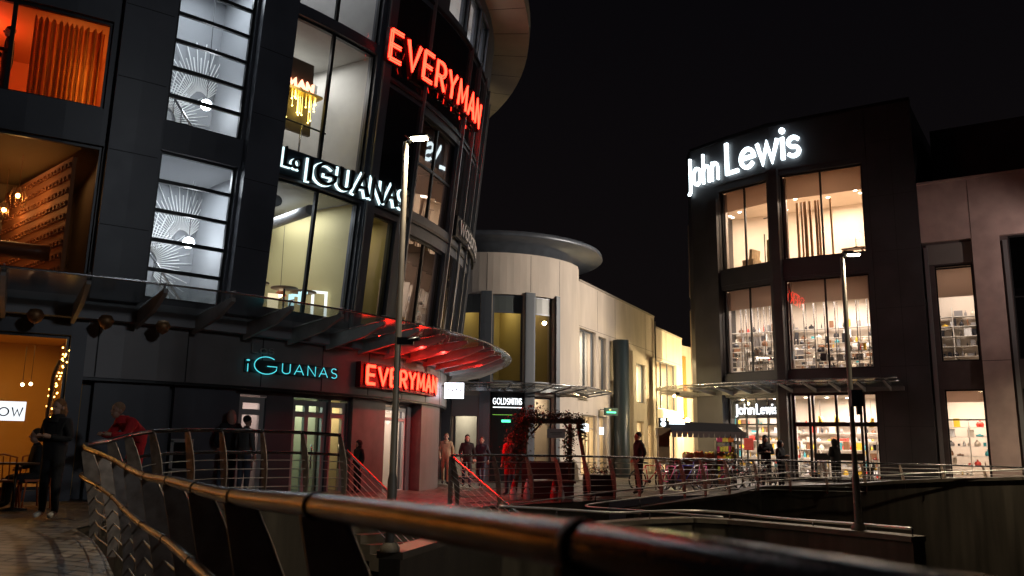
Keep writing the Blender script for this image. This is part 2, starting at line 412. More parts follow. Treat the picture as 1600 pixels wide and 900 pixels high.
# ================================================================== GROUND AND BASIN
def sstep(a, b, x):
    t = min(1, max(0, (x-a)/(b-a))); return t*t*(3-2*t)
def gz(x, y): return .3*sstep(-1.5, -5.5, x) + .0*y
def PZ(px, py, Y): return P(px, py, Y)
railN = [(.72, 0), (.1, 1.15), (-.52, 2.3), (-1.11, 3.45), (-1.69, 4.6), (-2.3, 5.75), (-2.95, 6.9), (-3.62, 8.05), (-4.28, 9.2), (-5.0, 10.35), (-5.75, 11.4)]
railNz = [1.37, 1.365, 1.325, 1.27, 1.235, 1.215, 1.19, 1.21, 1.245, 1.29, 1.375]
backpx = [(172, 688, 12.3), (199, 681, 13.1), (237, 674.5, 13.8), (292, 672, 14.3), (345, 672.5, 14.9), (409, 674, 15.4), (472, 676, 16.0), (531, 680, 16.6)]
rightpx = [(705, 712, 19.0), (770, 711, 20.3), (822, 712, 21.2), (867, 712.5, 22), (911, 713, 22.8), (951, 714, 23.6), (990, 715, 24.3), (1024, 716, 25), (1060, 717, 25.7),
           (1093, 717.5, 26.4), (1131, 718, 27), (1176, 719, 27.5), (1227, 720, 28), (1285, 722, 28.3), (1345, 723.5, 28.6), (1405, 725, 28.8), (1470, 726.5, 29), (1535, 728.5, 29.2), (1600, 731, 29.4), (1670, 733, 29.5)]
railB = [P(*q) for q in backpx]; railR = [P(*q) for q in rightpx]
basin = [(3.4, -5), (1.34, -1.15)] + railN + [(p.x, p.y) for p in railB] + [(-3.3, 17.45)] + [(p.x, p.y) for p in railR] + [(40, 30), (40, -5)]
basin = basin[::-1]
def inside(x, y, poly):
    c = False; n = len(poly)
    for i in range(n):
        x1, y1 = poly[i][:2]; x2, y2 = poly[(i+1) % n][:2]
        if (y1 > y) != (y2 > y) and x < (x2-x1)*(y-y1)/(y2-y1)+x1: c = not c
    return c
vs = [Vector(p) for p in basin]; nb = len(vs); edges = [(i, (i+1) % nb) for i in range(nb)]
gx = [-400, -120, -40] + [-24+1.5*i for i in range(33)] + [32, 38, 46, 70, 130, 400]
gy = [-300, -60, -12] + [-6+1.5*i for i in range(48)] + [75, 100, 200, 500]
for x in gx:
    for y in gy:
        if not inside(x, y, basin): vs.append(Vector((x+random.uniform(-.01, .01), y+random.uniform(-.01, .01))))
r_ = geometry.delaunay_2d_cdt(vs, edges, [], 0, 1e-4)
gv, gf = r_[0], [f for f in r_[2]]
gf = [f for f in gf if not inside(sum(gv[i].x for i in f)/3, sum(gv[i].y for i in f)/3, basin)]
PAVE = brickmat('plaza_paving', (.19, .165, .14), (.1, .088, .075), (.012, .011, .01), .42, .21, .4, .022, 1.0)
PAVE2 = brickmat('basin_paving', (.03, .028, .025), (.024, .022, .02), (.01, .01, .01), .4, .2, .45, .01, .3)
me = bpy.data.meshes.new('ground'); me.from_pydata([(v.x, v.y, gz(v.x, v.y)) for v in gv], [], gf); me.materials.append(PAVE); me.update()
for p in me.polygons:
    if p.normal.z < 0: p.flip()
o = bpy.data.objects.new('ground', me); COL.objects.link(o); tag(o, 'paved plaza ground of grey stone setts', None, None, 'structure')
BZ = -3.3
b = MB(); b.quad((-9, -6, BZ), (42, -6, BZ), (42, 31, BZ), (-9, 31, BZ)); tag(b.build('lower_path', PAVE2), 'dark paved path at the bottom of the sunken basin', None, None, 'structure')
# retaining wall under the rim of the basin; its top rises as a parapet on the far right side
rim = basin[::-1]
wt = []
coping = [(990, 793, 24.0), (1000, 792, 24.2), (1075, 781, 25.5), (1147, 771, 26.8), (1189, 760, 27.6), (1250, 758, 28), (1320, 756, 28.3), (1400, 751, 28.5), (1468, 748, 28.7), (1600, 745, 29.1), (1700, 743, 29.2)]
cp = [P(*q) for q in coping] + [Vector((26, 29.6, .5)), Vector((39, 29.6, .6))]
t = thing('retaining_wall', 'tall stained dark concrete wall under the railing on the far side of the sunken basin', 'wall', (8, 26, BZ))
b = MB(); c2 = MB()
for p, q in zip(cp, cp[1:]):
    d = (q-p); d.z = 0; d.normalize(); nrm = Vector((d.y, -d.x, 0))*.28
    a, e = p.copy(), q.copy(); a.z -= .1; e.z -= .1
    b.hexa([(a.x, a.y, BZ), (e.x, e.y, BZ), (e.x+nrm.x*-1, e.y-nrm.y, BZ), (a.x-nrm.x, a.y-nrm.y, BZ), a, e, e-nrm, a-nrm])
    o1 = nrm*.18
    c2.hexa([a+o1, e+o1, e-nrm-o1, a-nrm-o1, p+o1, q+o1, q-nrm-o1, p-nrm-o1])
b.build('wall_face', CONC, t); c2.build('coping', COPE, t)
t = thing('basin_wall', 'dark concrete embankment wall below the stairs and the curved steel railing', 'wall', (-4, 14, BZ))
b = MB()
rr = [(p[0], p[1]) for p in rim if True][0:len(railN)+2+len(railB)+1+6]
for p, q in zip(rr, rr[1:]):
    d = Vector((q[0]-p[0], q[1]-p[1])); d.normalize(); nx, ny = d.y*.25, -d.x*.25
    za, zb = gz(*p)-.02, gz(*q)-.02
    b.hexa([(p[0], p[1], BZ), (q[0], q[1], BZ), (q[0]-nx, q[1]-ny, BZ), (p[0]-nx, p[1]-ny, BZ), (p[0], p[1], za), (q[0], q[1], zb), (q[0]-nx, q[1]-ny, zb), (p[0]-nx, p[1]-ny, za)])
b.build('wall_face', CONC, t)
# near ramp wall
rw = [P(*q) for q in [(609, 862, 11.2), (690, 838, 13), (770, 824, 15), (860, 818, 16.3), (940, 815, 17), (1010, 810, 17.6), (1080, 808, 18), (1140, 811, 17.8), (1200, 816, 17.2), (1270, 822, 16.4), (1330, 828, 15.6), (1390, 833, 14.9), (1435, 838, 14.4)]]
t = thing('ramp_wall', 'low curved concrete ramp wall with pale coping that carries both tall lamp posts', 'wall', (3, 17, BZ))
b = MB(); c2 = MB()
for p, q in zip(rw, rw[1:]):
    d = (q-p); d.z = 0; d.normalize(); nrm = Vector((d.y, -d.x, 0))*.3
    a, e = p.copy(), q.copy(); a.z -= .09; e.z -= .09; h = nrm*.5; nn = nrm*-.5
    b.hexa([(a.x+h.x, a.y+h.y, BZ), (e.x+h.x, e.y+h.y, BZ), (e.x+nn.x, e.y+nn.y, BZ), (a.x+nn.x, a.y+nn.y, BZ), a+h, e+h, e+nn, a+nn])
    h = nrm*.62; nn = nrm*-.62
    c2.hexa([a+h, e+h, e+nn, a+nn, p+h, q+h, q+nn, p+nn])
b.build('wall_face', CONC, t); c2.build('coping', COPE, t)

# ================================================================== LEFT TOWER (curved, leaning outwards)
LR = 14.9; LC = (-16.8, 28.2)
def LU(a): return R(a)*LR
angs = [-84+3*i for i in range(49)]
L = Facade([(LC[0]+LR*math.cos(R(a)), LC[1]+LR*math.sin(R(a))) for a in angs], u0=-LU(-84), cone=.095, zc=4.2)
lt = thing('cinema_building', 'tall curved dark glazed building on the left, leaning outwards above its glass canopy', 'building', (LC[0], LC[1], 0))
TOP = 16.0
bays = [
 (-83, -69.5, 7.95, 9.75, (.5,), (), GLO, None), (-83, -69.5, 4.6, 7.2, (.5,), (), GLO, None),  # unseen bays past the left edge, added as amber light for the railing
  # a0,a1,z0,z1, mullions u, mullions z, pane, room
 (-68, -55.7, 7.95, 9.75, (.482,), (), GLO, None),
 (-68, -55.4, 4.6, 7.2, (), (), GLO, None),
 (-51.35, -45.1, 8.0, 12.2, (), (1/7, 2/7, 3/7, 4/7, 5/7, 6/7), GL, None),
 (-51.35, -45.1, 4.3, 7.38, (), (.2, .4, .6, .8), GL, None),
 (-41.6, -31.8, 8.12, 11.35, (.47,), (), GL, None),
 (-41.6, -31.8, 11.62, 15.2, (.47,), (), GL, None),
 (-41.6, -31.6, 4.4, 7.42, (.48,), (), GL, None),
 (-29.7, -25.8, 4.4, 7.3, (), (), GL, None),
 (-23.6, -13.6, 4.4, 7.15, (.46,), (), GLD, None),
 (-23.6, -13.6, 7.8, 10.6, (.46,), (.52,), GLD, None),
 (-20.6, -15.6, 14.1, 15.6, (), (), GL, None),
 (-15.2, -10.8, 14.0, 15.6, (), (), GL, None),
 (-10.4, -6.0, 13.9, 15.6, (), (), GL, None),
]
holes = [(LU(q[0]), LU(q[1]), q[2], q[3]) for q in bays]
b = MB(); fwall(L, LU(-84), LU(50), 4.2, TOP, holes, -.3, 0, b); b.build('wall', DARK, lt)
for q in bays: window(L, LU(q[0]), LU(q[1]), q[2], q[3], lt, q[4], q[5], fw=.055, mw=.075, pm=q[6])
# pillars standing proud
for a0, a1 in ((-55.2, -51.7), (-44.9, -41.8), (-31.4, -30.0)):
    b = MB(); b.fbox(L, LU(a0), LU(a1), 4.15, TOP, 0, .22 if a0 < -40 else .08); b.build('pillar', PILL, lt)
# dark glazing to the right: narrow panes and silver fins
for a0, a1 in ((-29.7, -24.1), (-13.2, -9.4), (-9.1, -5.2), (-4.9, -1.2), (-.9, 3), (3.4, 7.5)):
    for z0, z1 in ((4.4, 7.2), (7.8, 10.7), (11.0, 13.6)):
        if a0 < -24 and z0 < 7: continue
        g = MB(); g.fbox(L, LU(a0), LU(a1), z0, z1, .02, .028); g.build('spandrel_pane', MATS.get('spandrel') or mat('spandrel', (.012, .011, .012), .06, .0, spec=.9), lt)
g = MB(); g.fbox(L, LU(-23.4), LU(-13.8), 11.0, 13.7, .02, .028); g.build('spandrel_pane', MATS['spandrel'], lt)
for a, w_ in ((-24, .05), (-13.4, .05), (-9.25, .05), (-5.05, .05), (-1.05, .05), (3.2, .05), (-31.2, .04)):
    g = MB(); g.fbox(L, LU(a)-w_/2, LU(a)+w_/2, 4.3, 13.9, .03, .12); g.build('silver_fin', FRAMEL, lt)
for z in (7.5, 10.85, 13.8):
    g = MB(); g.fbox(L, LU(-31), LU(30), z-.04, z+.04, .03, .07); g.build('floor_band', FRAME, lt)
# rooms
room(L, LU(-82.6), LU(-69.9), 7.95, 9.75, lt, 3.5, mat('amber_room_wall', (.6, .3, .12), .7), power=8, col=(1, .42, .1))
room(L, LU(-82.6), LU(-69.9), 4.6, 7.2, lt, 3.5, mat('amber_room_wall', (.6, .3, .12), .7), power=12, col=(1, .45, .12))
room(L, LU(-68), LU(-55.9), 7.95, 9.75, lt, 3.5, mat('amber_room_wall', (.6, .3, .12), .7))
lamp('red_room_light', L.map(LU(-64.5), 9.5, -1.6), 34, (1, .1, .04), 'POINT', .3)
lamp('amber_room_light', L.map(LU(-58), 9.6, -2), 10, (1, .4, .1), 'POINT', .3)
BR = brickmat('patterned_block_wall', (.42, .2, .1), (.3, .14, .07), (.1, .05, .03), .3, .22, .7, .05, .8, vertical=True)
room(L, LU(-68), LU(-55.9), 4.6, 7.2, lt, 4.5, mat('dim_olive_wall', (.3, .24, .14), .7), power=9, col=(1, .55, .25))
GW = mat('stair_grey_wall', (.36, .37, .39), .8)
room(L, LU(-51.2), LU(-44.2), 8.0, 12.2, lt, 2.7, GW, power=50, col=(.86, .93, 1), lsize=.8)
room(L, LU(-51.2), LU(-44.2), 4.3, 7.38, lt, 2.7, GW, power=42, col=(.86, .93, 1), lsize=.8)
room(L, LU(-41.4), LU(-32), 8.12, 11.35, lt, 4.2, GREYP, power=80, col=(1, .95, .88))
room(L, LU(-41.4), LU(-32), 11.62, 15.2, lt, 4.2, GREYP, power=60, col=(.95, .95, 1))
room(L, LU(-41.4), LU(-31.8), 4.4, 7.42, lt, 4.2, GREYP, power=95, col=(.88, .94, 1))
room(L, LU(-29.5), LU(-26), 4.4, 7.3, lt, 3.5, mat('mustard_wall', (.5, .42, .2), .7), power=12, col=(1, .85, .5))
room(L, LU(-23.3), LU(-13.9), 4.4, 7.15, lt, 4, PEACH, power=26, col=(1, .72, .55), spots=8)  # added lit room, stands in for peach reflections in the dark panes
room(L, LU(-23.3), LU(-13.9), 7.8, 10.6, lt, 4, PEACH, power=34, col=(1, .75, .6), drop=.9)  # added like the room below, in place of reflected store windows
room(L, LU(-20.4), LU(-6.2), 14.0, 15.6, lt, 3.5, WHITE, power=70, col=(.9, .92, 1))
# roof disc with its pale soffit
b = MB(); b.fbox(L, LU(-84), LU(50), TOP, TOP+.5, -3, 1.25-.095*(TOP-4.2)+1.15); b.build('roof', [mat('soffit_panel', (.5, .45, .36), .6, var=.1, scale=1.5)], lt)
b = MB()
for a in range(-80, 50, 6): b.fbox(L, LU(a)-.012, LU(a)+.012, TOP-.006, TOP-.002, 0, 1.25)
b.build('soffit_joint', FRAME, lt)
# fascia below the canopy
b = MB(); b.fbox(L, LU(-54.8), LU(50), 2.66, 3.78, -.55, -.3); b.build('fascia', FASC, lt)
for a in [-54+6.9*i for i in range(9)]: b = MB(); b.fbox(L, LU(a)-.012, LU(a)+.012, 2.67, 3.77, -.301, -.295); b.build('panel_joint', BLACK, lt)
b = MB(); b.fbox(L, LU(-84), LU(50), 3.78, 4.2, -1.5, 0); b.build('canopy_ledge', mat('ledge_grey', (.3, .3, .31), .5), lt)
b = MB(); b.fbox(L, LU(-54.8), LU(50), 2.6, 2.66, -3.2, -.33); b.build('entrance_ceiling', FRAME, lt)
# ground floor
doors = [(-41.2, -38.4), (-35.2, -30.6), (-30.2, -27.6), (-20.6, -14.2), (-66, -55.9)]
gh = [(LU(a), LU(c), .0, 2.5) for a, c in doors[:4]] + [(LU(-66), LU(-55.9), .5, 3.45), (LU(-83), LU(-68), 1.35, 2.55)]
b = MB(); fwall(L, LU(-54.8), LU(50), -.1, 2.6, gh[:4], -.95, -.7, b)
b.build('base_wall', mat('base_wall_grey', (.09, .092, .105), .45, var=.2, scale=1), lt)
b = MB(); fwall(L, LU(-84), LU(-54.8), -.1, 3.78, gh[4:], -.7+.05, -.3, b); b.build('base_wall', DARK, lt)
for a0, a1, dd in ((-53.8, -48, .2), (-47.5, -42, .16), (-12.6, -3, .3), (-27.2, -21, .1)):
    b = MB(); b.fbox(L, LU(a0), LU(a1), -.1, 2.6, -.7, -.7+dd); b.build('pillar', mat('brown_grey_cladding', (.16, .14, .135), .4, var=.2) if a0 > -40 else DARK, lt)
DF = mat('door_frame_pale', (.5, .49, .48), .4, .2)
for k, (a0, a1) in enumerate(doors[:4]):
    dw = window(L, LU(a0), LU(a1), .05, 2.45, lt, (.5,) if k == 3 else ((.42,) if k == 1 else ()), (.86,), inset=-.8, fw=.13 if k != 3 else .09, fm=DF, pm=GLS, name='door')
    hb = MB(); uc = LU((a0+a1)/2)+.1; hb.tube([L.map(uc, .8, -.72), L.map(uc, 1.4, -.72)], .02, 6); hb.build('handle', STEEL, dw)
    room(L, LU(a0)+.1, LU(a1)-.1, .15, 2.42, lt, 3.2, [mat('pale_lobby_wall', (.6, .55, .52), .7), mat('green_lobby_wall', (.3, .4, .33), .7), mat('cream_lobby_wall', (.7, .6, .4), .7), PEACH][k],
         power=(8, 12, 14, 26)[k], col=((1, .8, .75), (.8, 1, .85), (1, .75, .45), (1, .85, .75))[k], o=-.97)
window(L, LU(-66), LU(-55.9), .5, 3.45, lt, (.35,), (), inset=-.45, pm=GLO, fm=FRAME)
room(L, LU(-66), LU(-55.9), .5, 3.45, lt, 4, mat('amber_cafe_wall', (.6, .36, .1), .7), power=22, col=(1, .55, .14), o=-.66)
window(L, LU(-83), LU(-68), 1.35, 2.55, lt, (.35,), (), inset=-.45, pm=GLO, fm=FRAME)  # unseen window added, kept low and bright for an amber band on the handrail
room(L, LU(-83), LU(-68.3), 1.35, 2.55, lt, 4, mat('amber_cafe_wall', (.6, .36, .1), .7), power=300, col=(1, .5, .12), o=-.66)
# glass canopy with steel fins
ct = []
b = MB(); b.fbox(L, LU(-84), LU(40), 3.82, 4.0, -.28, -.12); b.build('canopy_beam', mat('canopy_beam_pale', (.42, .4, .38), .4, .4), lt)
g = MB(); us = [LU(-84+2*i) for i in range(62)]
for p, q in zip(us, us[1:]): g.quad(L.map(p, 4.04, -.1), L.map(q, 4.04, -.1), L.map(q, 4.28, 1.9), L.map(p, 4.28, 1.9))
g.build('canopy_glass', GLC, lt)
b = MB(); b.tube([L.map(p, 4.285, 1.9) for p in us], .022, 6); b.build('canopy_edge', STEEL, lt)
for i in range(27):
    a = -83+4.5*i; u = LU(a); b = MB(); w_ = .035
    pr = [(-.13, 3.66), (1.1, 3.9), (1.72, 4.16), (1.7, 4.24), (-.13, 4.02)]
    i0 = len(b.v)
    for sg in (-w_, w_):
        for (oo, z) in pr: b.v.append(tuple(L.map(u, 0, oo).lerp(L.map(u+.01, 0, oo), sg*100))[:2]+(z,))
    n = len(pr); b.quadf([i0+k for k in range(n)]); b.quadf([i0+n+k for k in range(n)][::-1])
    for k in range(n): b.quadf((i0+k, i0+(k+1) % n, i0+n+(k+1) % n, i0+n+k))
    b.tube([L.map(u, 4.2, 1.55), L.map(u, 4.36, 1.62)], .02, 5); b.tube([L.map(u, 4.36, 1.5), L.map(u, 4.36, 1.75)], .015, 5)
    b.build('canopy_fin', mat('fin_painted_steel', (.4, .38, .36), .45, .1, var=.2), lt)
for a in (-58.5, -54, -50):
    b = MB(); b.lathe(L.map(LU(a), 3.72, .3), [(0, -.18), (.1, -.12), (.16, 0), (.1, .1), (0, .12)], 8); b.build('bracket', RUST, lt)

b = MB(); b.fbox(L, LU(-26), LU(-3), 3.9, 3.93, -.118, -.09); tag(b.build('led_strip', emis('red_led', (1, .02, .015), 26)), 'thin red glowing strip along the canopy beam above the lower neon', 'light strip')
for a in (-24, -19, -14, -9):
    p = L.map(LU(a), 3.86, -.02); q = L.map(LU(a), 4.0, 1.2); lamp('led_strip_light', p, 85, (1, .02, .012), 'AREA', 1.2, .06, (q-p).to_track_quat('-Z', 'Y').to_euler())
    p = L.map(LU(a), 3.95, 1.0); q = L.map(LU(a), .0, 1.3); lamp('added_spill_light', p, 40, (1, .02, .015), 'AREA', .9, .1, (q-p).to_track_quat('-Z', 'Y').to_euler())  # second lamp is added without a fitting, to redden the paving
FLP = Vector((22.5, 27.5, 9.5)); t = thing('fill_floodlight', 'floodlight added on an unseen tall mast beyond the right edge of the view', 'fill_floodlight', (22.5, 27.5, 0))  # added lamp out of view, brightens the cream corner and stone wing
b = MB(); b.lathe((22.5, 27.5, 0), [(.12, 0), (.07, 9.3), (0, 9.31)], 12); b.build('mast', FRAME, t); b = MB(); b.box(FLP+Vector((.1, -.1, 0)), (.3, .5, .4), -.3); b.build('housing', FRAME, t)
t = thing('fill_floodlight', 'floodlight added on an unseen mast on the plaza behind the viewer', 'fill_floodlight', (14, -7, 0)); FL2 = Vector((14, -7, 9.5))  # added lamp out of view, lifts the dark left tower
b = MB(); b.lathe((14, -7, 0), [(.12, 0), (.07, 9.3), (0, 9.31)], 12); b.build('mast', FRAME, t); b = MB(); b.box(FL2, (.5, .3, .4), .6); b.build('housing', FRAME, t)
dv = Vector((-6, 18, 7))-FL2; lamp('fill_beam', FL2+dv.normalized()*.45, 1250, (.86, .92, 1), 'SPOT', .8, rot=dv.to_track_quat('-Z', 'Y').to_euler(), spot=48, blend=.7)
dv = Vector((19.2, 32.6, 8.5))-FLP; lamp('fill_beam', FLP+dv.normalized()*.4, 520, (1, .78, .7), 'SPOT', .15, rot=dv.to_track_quat('-Z', 'Y').to_euler(), spot=85, blend=.8)
dv = (Vector((-1.5, 33, 5.5))-FLP); lamp('fill_beam', FLP+dv.normalized()*.4, 15500, (1, .86, .72), 'SPOT', .12, rot=dv.to_track_quat('-Z', 'Y').to_euler(), spot=54, blend=.8)
# signs on the tower
def sign(name, label, loc, group=None): return thing(name, label, 'sign', loc, group)
s = sign('neon_sign', 'large red neon cinema letters high on the dark curved glazing, above the left lamp post', L.map(LU(-20), 11.3, .1))
b = MB(); b.fbox(L, LU(-31.3), LU(-9.2), 11.5, 11.54, .06, .1); b.fbox(L, LU(-31.3), LU(-9.2), 12.0, 12.04, .06, .1); b.build('mounting_rail', FRAME, s)
lettering(L, 'EVERYMAN', LU(-31.2), LU(-9.6), 11.28, 12.05, s, .085, [RED, NEON_R], .12, .26, gap=.26, style='neon', zf=lambda t: .32*t)
s = sign('neon_sign', 'small red neon cinema letters on the fascia under the glass canopy', L.map(LU(-19), 2.9, -.3))
b = MB(); b.fbox(L, LU(-28.6), LU(-10.6), 2.85, 3.5, -.28, -.12); b.build('backing', RED, s)
lettering(L, 'EVERYMAN', LU(-27.8), LU(-11.4), 2.95, 3.4, s, .09, [RED, NEON_R], -.118, -.06, gap=.26, style='neon')
s = sign('restaurant_sign', 'black restaurant letters with a cold white halo on a dark band between two storeys', L.map(LU(-33), 7.5, .1))
b = MB(); b.fbox(L, LU(-41.6), LU(-24.6), 7.48, 8.08, .02, .08); b.build('backing', mat('sign_band_blue_black', (.02, .028, .036), .3), s)
lettering(L, 'IGUANAS', LU(-38.8), LU(-25.6), 7.48, 7.96, s, .07, [LETB, HALO], .1, .2, gap=.24, style='halo', zf=lambda t: .16*t)
lettering(L, 'La', LU(-41.4), LU(-39.9), 7.66, 8.05, s, .06, [LETB, HALO], .1, .2, gap=.12, style='halo')
s = sign('restaurant_sign', 'thin cyan tube letters on the grey fascia left of the small red neon', L.map(LU(-37), 3, -.3))
b = MB(); b.fbox(L, LU(-42), LU(-31.4), 2.98, 3.26, -.29, -.25); b.build('backing', mat('sign_box_black', (.02, .022, .024), .4), s)
lettering(L, 'i', LU(-41.9), LU(-41.75), 2.98, 3.26, s, .011, [NEON_C], -.25, -.2, gap=.18, style='tube')
lettering(L, 'G', LU(-41.2), LU(-38.9), 2.95, 3.34, s, .011, [NEON_C], -.25, -.2, gap=.18, style='tube')
lettering(L, 'UANAS', LU(-38.3), LU(-31.7), 3.0, 3.23, s, .011, [NEON_C], -.25, -.2, gap=.3, style='tube')
lettering(L, 'Las', LU(-41.4), LU(-39.2), 3.42, 3.62, s, .018, [mat('dull_grey_letter', (.3, .28, .27), .5)], -.28, -.25, gap=.14, style='tube')
s = sign('restaurant_sign', 'unlit silver letters on a dark band at the right edge of the curved dark building', L.map(LU(-4), 7.9, .1))
b = MB(); b.fbox(L, LU(-13), LU(6), 7.75, 8.4, .1, .2); b.build('backing', FRAME, s)
lettering(L, 'wagamama', LU(-12), LU(4.5), 7.9, 8.5, s, .05, [mat('silver_letter', (.5, .48, .48), .4, .3)], .2, .25, gap=.16)
# projecting blade sign
p = L.map(LU(-4), 3.1, -.25); q = L.map(LU(-4), 3.1, .45)
s = sign('projecting_sign', 'small glowing white box sign projecting from the right end of the curved fascia', p)
d = (q-p).normalized(); nrm = Vector((d.y, -d.x, 0)); ang = math.atan2(d.y, d.x)
b = MB(); b.box((p+q)/2+Vector((0, 0, .05)), (.62, .12, .5), ang); b.build('box', emis('sign_box_white', (.8, .88, 1), 3), s)
b = MB()
for k, (a, c) in enumerate(((-.2, .14), (-.06, .1), (.08, .13), (.2, .1))):
    b.box((p+q)/2+d*a-nrm*-.064+Vector((0, 0, .1)), (.03, .01, .16), ang); b.box((p+q)/2+d*(a+.03)+nrm*.064+Vector((0, 0, c-.05)), (.07, .01, .03), ang)
b.build('letter', mat('sign_ink', (.15, .16, .3), .5), s)
b = MB(); b.tube([L.map(LU(-4), 3.3, -.3), L.map(LU(-4), 3.3, -.1)], .02, 6); b.build('bracket', FRAME, s)

# ================================================================== DEPARTMENT STORE (right)
J = Facade([(22, 51), (17, 49.5), (13.2, 46.8), (9.35, 42.6), (9.22, 41.15), (10.62, 39.22), (12.15, 37.42), (17.0, 34.4), (22.5, 31.0), (30, 26.4)])
J = Facade([tuple(v) for v in J.p], u0=J.cum[6])
js = thing('department_store', 'tall dark store with a rounded corner, big lit windows and white illuminated lettering', 'building', (14, 40, 0))
uL, uR = -13.4, 6.12
f1 = (-2.98, -.16); f2 = (.38, 4.0)
JH = [(f1[0], f1[1], 9.95, 13.95), (f2[0], f2[1], 9.98, 14.05), (f1[0], f1[1], 4.88, 8.95), (f2[0], f2[1], 4.88, 9.0), (f1[0]-.0, f1[1]-.05, .05, 3.75), (f2[0]+.05, f2[1], .05, 3.85)]
b = MB(); fwall(J, uL, uR, -.1, 16.55, JH, -.35, 0, b); b.build('wall', JDARK, js)
for z0, z1 in ((4.0, 4.75), (9.15, 9.8), (14.32, 16.5)): b = MB(); b.fbox(J, -3.15, 4.2, z0, z1, .0, .035); b.build('spandrel', JDARK, js)
for z in (2.4, 4.9, 7.4, 9.9, 12.4, 14.9): b = MB(); b.fbox(J, 4.22, 6.1, z, z+.015, 0, .003); b.build('panel_joint', BLACK, js)
for u in (4.21, 5.2): b = MB(); b.fbox(J, u, u+.014, 0, 16.5, 0, .004); b.build('panel_joint', BLACK, js)
b = MB(); b.fbox(J, -.14, .36, .0, 14.3, 0, .26); b.build('pillar', JDARK, js)
b = MB(); b.fbox(J, -3.5, -3.0, .0, 13.6, 0, .2); b.build('pillar', JDARK, js)

b = MB(); b.prism([(J.map(6.1, 0, -.2)[0], J.map(6.1, 0, -.2)[1]), (25.5, 46.5), (16, 51), (13.4, 46.8), (9.6, 42.6), (9.5, 41.5)], 16.35, 16.5); b.build('roof', JDARK, js)
q_ = J.map(6.0, 0, -.2); b = MB(); b.hexa([(q_.x, q_.y, 0), (q_.x+.2, q_.y+.1, 0), (25.7, 46.5, 0), (25.5, 46.6, 0), (q_.x, q_.y, 16.4), (q_.x+.2, q_.y+.1, 16.4), (25.7, 46.5, 16.4), (25.5, 46.6, 16.4)]); b.build('side_wall', JDARK, js)
b = MB(); b.fbox(J, uL, uR, 16.55, 16.7, -.4, .06); b.build('roof_edge', FRAME, js)
WL2 = mat('window_frame_warm', (.5, .46, .42), .4, .2)
window(J, *JH[0], js, (.49,), (), inset=-.2, fw=.07, mw=.08); window(J, *JH[1], js, (.49,), (), inset=-.2, fw=.07, mw=.08)
window(J, *JH[2], js, (.53,), (), inset=-.2, fw=.06, mw=.07); window(J, *JH[3], js, (.48,), (), inset=-.2, fw=.06, mw=.07)
for h in JH[:4]:   # pale inner reveal
    b = MB(); b.fbox(J, h[0]+.06, h[0]+.16, h[2]+.1, h[3]-.1, -.42, -.26); b.fbox(J, h[1]-.12, h[1]-.06, h[2]+.1, h[3]-.1, -.42, -.26); b.fbox(J, h[0]+.06, h[1]-.06, h[2]+.02, h[2]+.09, -.42, -.26)
    b.build('window_reveal', WL2, js)
WARM = (1, .76, .56); WARM2 = (1, .84, .73)
W = Facade([(12.15, 37.42), (30, 26.27)], u0=0)
def store_floor(z0, z1, blind, power, col, spots, flc, wallm):
    front = [J.map(u, 0, -.38) for u in (-4.4, -3.6, -2.4, -1.2, 0, 1, 2, 3, 4.3)]
    back = [W.map(4.4, 0, -7), W.map(-6.6, 0, -7)]
    poly = [(p.x, p.y) for p in front+back]
    b = MB(); b.cur = 1; b.prism(poly, z1+.12, z1+.2); b.cur = 2; b.prism(poly, z0-.2, z0-.05)
    b.cur = 0; b.fbox(W, -6.6, 4.4, z0-.1, z1+.12, -7.1, -7.0); b.fbox(W, 4.3, 4.4, z0-.1, z1+.12, -7, -.4)
    q = J.map(-4.4, 0, -.4); q2 = W.map(-6.6, 0, -7); dd = (q2-q); b.box((q+q2)/2+Vector((0, 0, (z0+z1)/2)), (dd.length, .08, z1-z0+.2), math.atan2(dd.y, dd.x))
    b.build('interior', [wallm, PEACH, flc], js)
    for u0, u1 in (f1, f2):
        if blind: bl_ = MB(); bl_.fbox(J, u0+.05, u1-.05, z1-blind, z1+.1, -.44, -.43); bl_.build('roller_blind', blindmat(), js)
    for u, o_ in ((-3.4, -4.4), (-.6, -3.6), (2.2, -2.4), (2.2, -5.2)):
        p = W.map(u, z1-.0, o_); lamp('ceiling_light', p, power/4, col, 'AREA', 2.2, 1.4, (0, 0, W.ang(u)))
    for k in range(spots):
        c = W.map(random.uniform(-5, 4), z1+.105, random.uniform(-6.5, -2.6)); q = MB(); q.box(c, (.13, .13, .02)); q.build('recessed_downlight', emis('ceiling_spot_glow', (1, .86, .66), 14), js)
store_floor(9.98, 14.0, 1.05, 800, WARM, 22, FLOORI, PEACH)
store_floor(4.88, 8.97, 1.0, 640, WARM2, 22, FLOORI, PEACH)
store_floor(.05, 3.85, 0, 880, (1, .85, .74), 22, FLOORI, PEACH)
dw = window(J, *JH[4], js, (.16, .36, .56, .78), (.66,), inset=-.25, fw=.07, mw=.07, pm=GLS, name='door')
dw = window(J, *JH[5], js, (.2, .245, .52, .80, .84), (.63, .655), inset=-.25, fw=.1, mw=.1, pm=GLS, name='door')
b = MB(); b.fbox(J, f2[0]+.9, f2[0]+1.75, .95, 1.25, -.24, -.2); b.fbox(J, f2[0]+1.95, f2[0]+2.9, .95, 1.25, -.24, -.2); b.build('push_bar', FRAME, dw)
b = MB(); b.fbox(J, f1[0]+.1, f1[1]-.15, 2.78, 3.62, -.3, -.26); b.build('sign_panel', mat('blue_grey_panel', (.12, .14, .18), .4), js)
